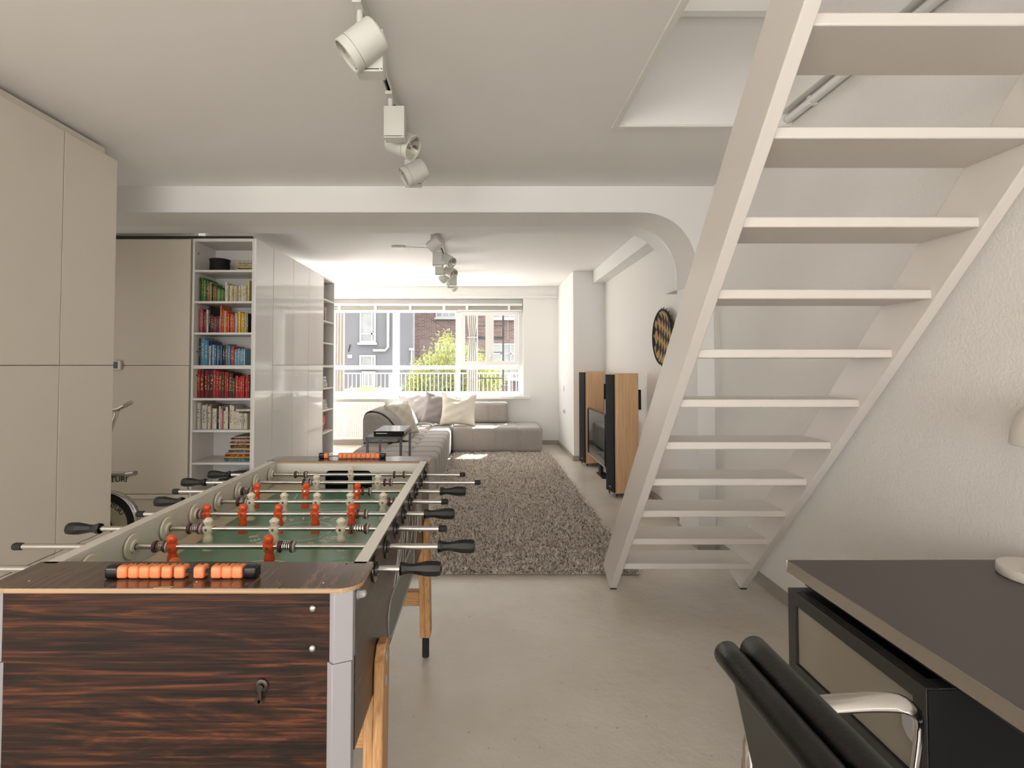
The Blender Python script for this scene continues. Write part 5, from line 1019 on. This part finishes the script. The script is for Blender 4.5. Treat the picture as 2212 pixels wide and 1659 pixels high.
# steel frame with rungs, and the outdoor curtains
lf = empty('steel_trellis', (.12, 10.2, 0), 'black steel ladder-like trellis frame on the terrace', 'trellis')
X0, X1 = O(1029, 0, 10.2)[0], O(1087, 0, 10.2)[0]
for x in (X0, X1): box('upright', BLACK, (x-.018, x+.018, 10.18, 10.22, -.019, 2.36), lf)
for py, h in ((676, .02), (704, .02), (729, .05), (733, .02), (761, .02), (817, .025), (846, .03)): z = O(0, py, 10.2)[2]; box('rung', BLACK, (X0+.018, X1-.018, 10.185, 10.215, z-h/2, z+h/2), lf)
def curtain(px0, px1, Y, label, nm, mt, waist=None):
    V = []; F = []; n = 40; rows = 18; xa, xb = O(px0, 0, Y)[0], O(px1, 0, Y)[0]
    for r_ in range(rows+1):
        t = r_/rows; z = 2.75-2.73*t
        for i in range(n+1):
            u = i/n; w_ = 1-(waist*math.exp(-((z-1.85)/.22)**2) if waist else 0)
            V.append((xa+(xb-xa)*(.5+(u-.5)*w_), Y+.016*math.sin(u*2*PI*5+.4*t), z))
    for r_ in range(rows):
        for i in range(n): F.append((r_*(n+1)+i, (r_+1)*(n+1)+i, (r_+1)*(n+1)+i+1, r_*(n+1)+i+1))
    e = empty(nm, ((xa+xb)/2, Y, 0), label, 'curtain', 'outdoor curtains on the terrace'); o = build(MB().add(V, F), 'cloth', mt, e, smooth=80); o.modifiers.new('s', 'SOLIDIFY').thickness = .004
    build(MB().tube([((xa+xb)/2-.45, Y, 2.76), ((xa+xb)/2+.45, Y, 2.76)], .012, 8), 'rod', BLACK, e); build(MB().cyl(((xa+xb)/2+(.10 if waist else -.44), Y+.05, -.019), ((xa+xb)/2+(.10 if waist else -.44), Y+.05, 2.77), .015, n=8), 'pole', FW, e)
    if waist: build(MB().tube([((xa+xb)/2+(xb-xa)*.42*math.cos(t), Y+.05*math.sin(t), 1.85) for t in np.linspace(0, 2*PI, 17)[:-1]], .01, 6, closed=True), 'tie_band', mt, e)
CUR = mat('outdoor_cloth', (128, 122, 114), .9)
curtain(1008, 1031, 10.05, 'pale outdoor curtain tied at the waist beside the trellis', 'outdoor_curtain', CUR, .45); curtain(712, 744, 10.0, 'pale outdoor curtain hanging at the left end of the window view', 'outdoor_curtain', CUR)
# bamboo
bt = empty('bamboo', (-.95, 15.6, -6), 'bushy sunlit bamboo growing beyond the terrace railing', 'bamboo')
def bamboo(n):
    cl = RNG.uniform(0, 1, n); 
    k = 150; cx = RNG.uniform(-2.2, .45, k); cy = RNG.uniform(15.1, 16.6, k)
    top = 2.15 - .78*np.abs(cx+.92) + RNG.uniform(-.25, .15, k); cz = top - RNG.uniform(0, 1, k)**1.3*2.1
    i = RNG.integers(0, k, n); p = np.stack([cx[i], cy[i], cz[i]], 1) + RNG.normal(0, 1, (n, 3))*np.array([.15, .18, .15])
    a = RNG.uniform(0, 2*PI, n); dr = RNG.uniform(-1.1, .2, n); L = RNG.uniform(.07, .15, n); w = L*.10
    d = np.stack([np.cos(a)*np.cos(dr), np.sin(a)*np.cos(dr), np.sin(dr)], 1); s = np.stack([-np.sin(a), np.cos(a), RNG.uniform(-.6, .6, n)], 1)
    V = np.stack([p, p+d*(L*.4)[:, None]+s*w[:, None], p+d*L[:, None]+np.array([0, 0, -1])*(L*.18)[:, None], p+d*(L*.4)[:, None]-s*w[:, None]], 1).reshape(-1, 3)
    F = (np.arange(n)[:, None]*4+np.array([[0, 1, 2, 3]]))
    me = bpy.data.meshes.new('foliage'); me.from_pydata((V-np.array(WB[bt])).tolist(), [], F.tolist())
    at = me.attributes.new('shade', 'FLOAT', 'POINT'); at.data.foreach_set('value', np.repeat(cl, 4).astype(np.float32)); return me
lm = bpy.data.materials.new('bamboo_leaf'); lm.use_nodes = True; N = lm.node_tree.nodes; L_ = lm.node_tree.links; at = N.new('ShaderNodeAttribute'); at.attribute_name = 'shade'; cr = N.new('ShaderNodeValToRGB'); e = cr.color_ramp.elements
e[0].color = srgb(58, 72, 24); e[1].color = srgb(190, 184, 112); q = e.new(.5); q.color = srgb(122, 130, 52); L_.new(at.outputs['Fac'], cr.inputs[0])
tr = N.new('ShaderNodeBsdfTranslucent'); mxs = N.new('ShaderNodeMixShader'); mxs.inputs[0].default_value = .45; L_.new(cr.outputs[0], tr.inputs[0]); L_.new(cr.outputs[0], N['Principled BSDF'].inputs['Base Color']); L_.new(N['Principled BSDF'].outputs[0], mxs.inputs[1]); L_.new(tr.outputs[0], mxs.inputs[2]); L_.new(mxs.outputs[0], N['Material Output'].inputs[0]); N['Principled BSDF'].inputs['Roughness'].default_value = .6
fm = bamboo(26000); fm.materials.append(lm); tag(link('foliage', fm, bt, WB[bt]), kind='stuff')
CANE = mat('bamboo_cane', (150, 150, 80), .5)
for k in range(9):
    x = -1.9+k*.26; build(MB().tube([(x+.3, 15.5, -6), (x+.1, 15.4+.1*(k % 3), -1), (x, 15.3+.15*(k % 3), 1.2+.3*math.sin(k))], [.025, .02, .008], 6), 'cane', CANE, bt)
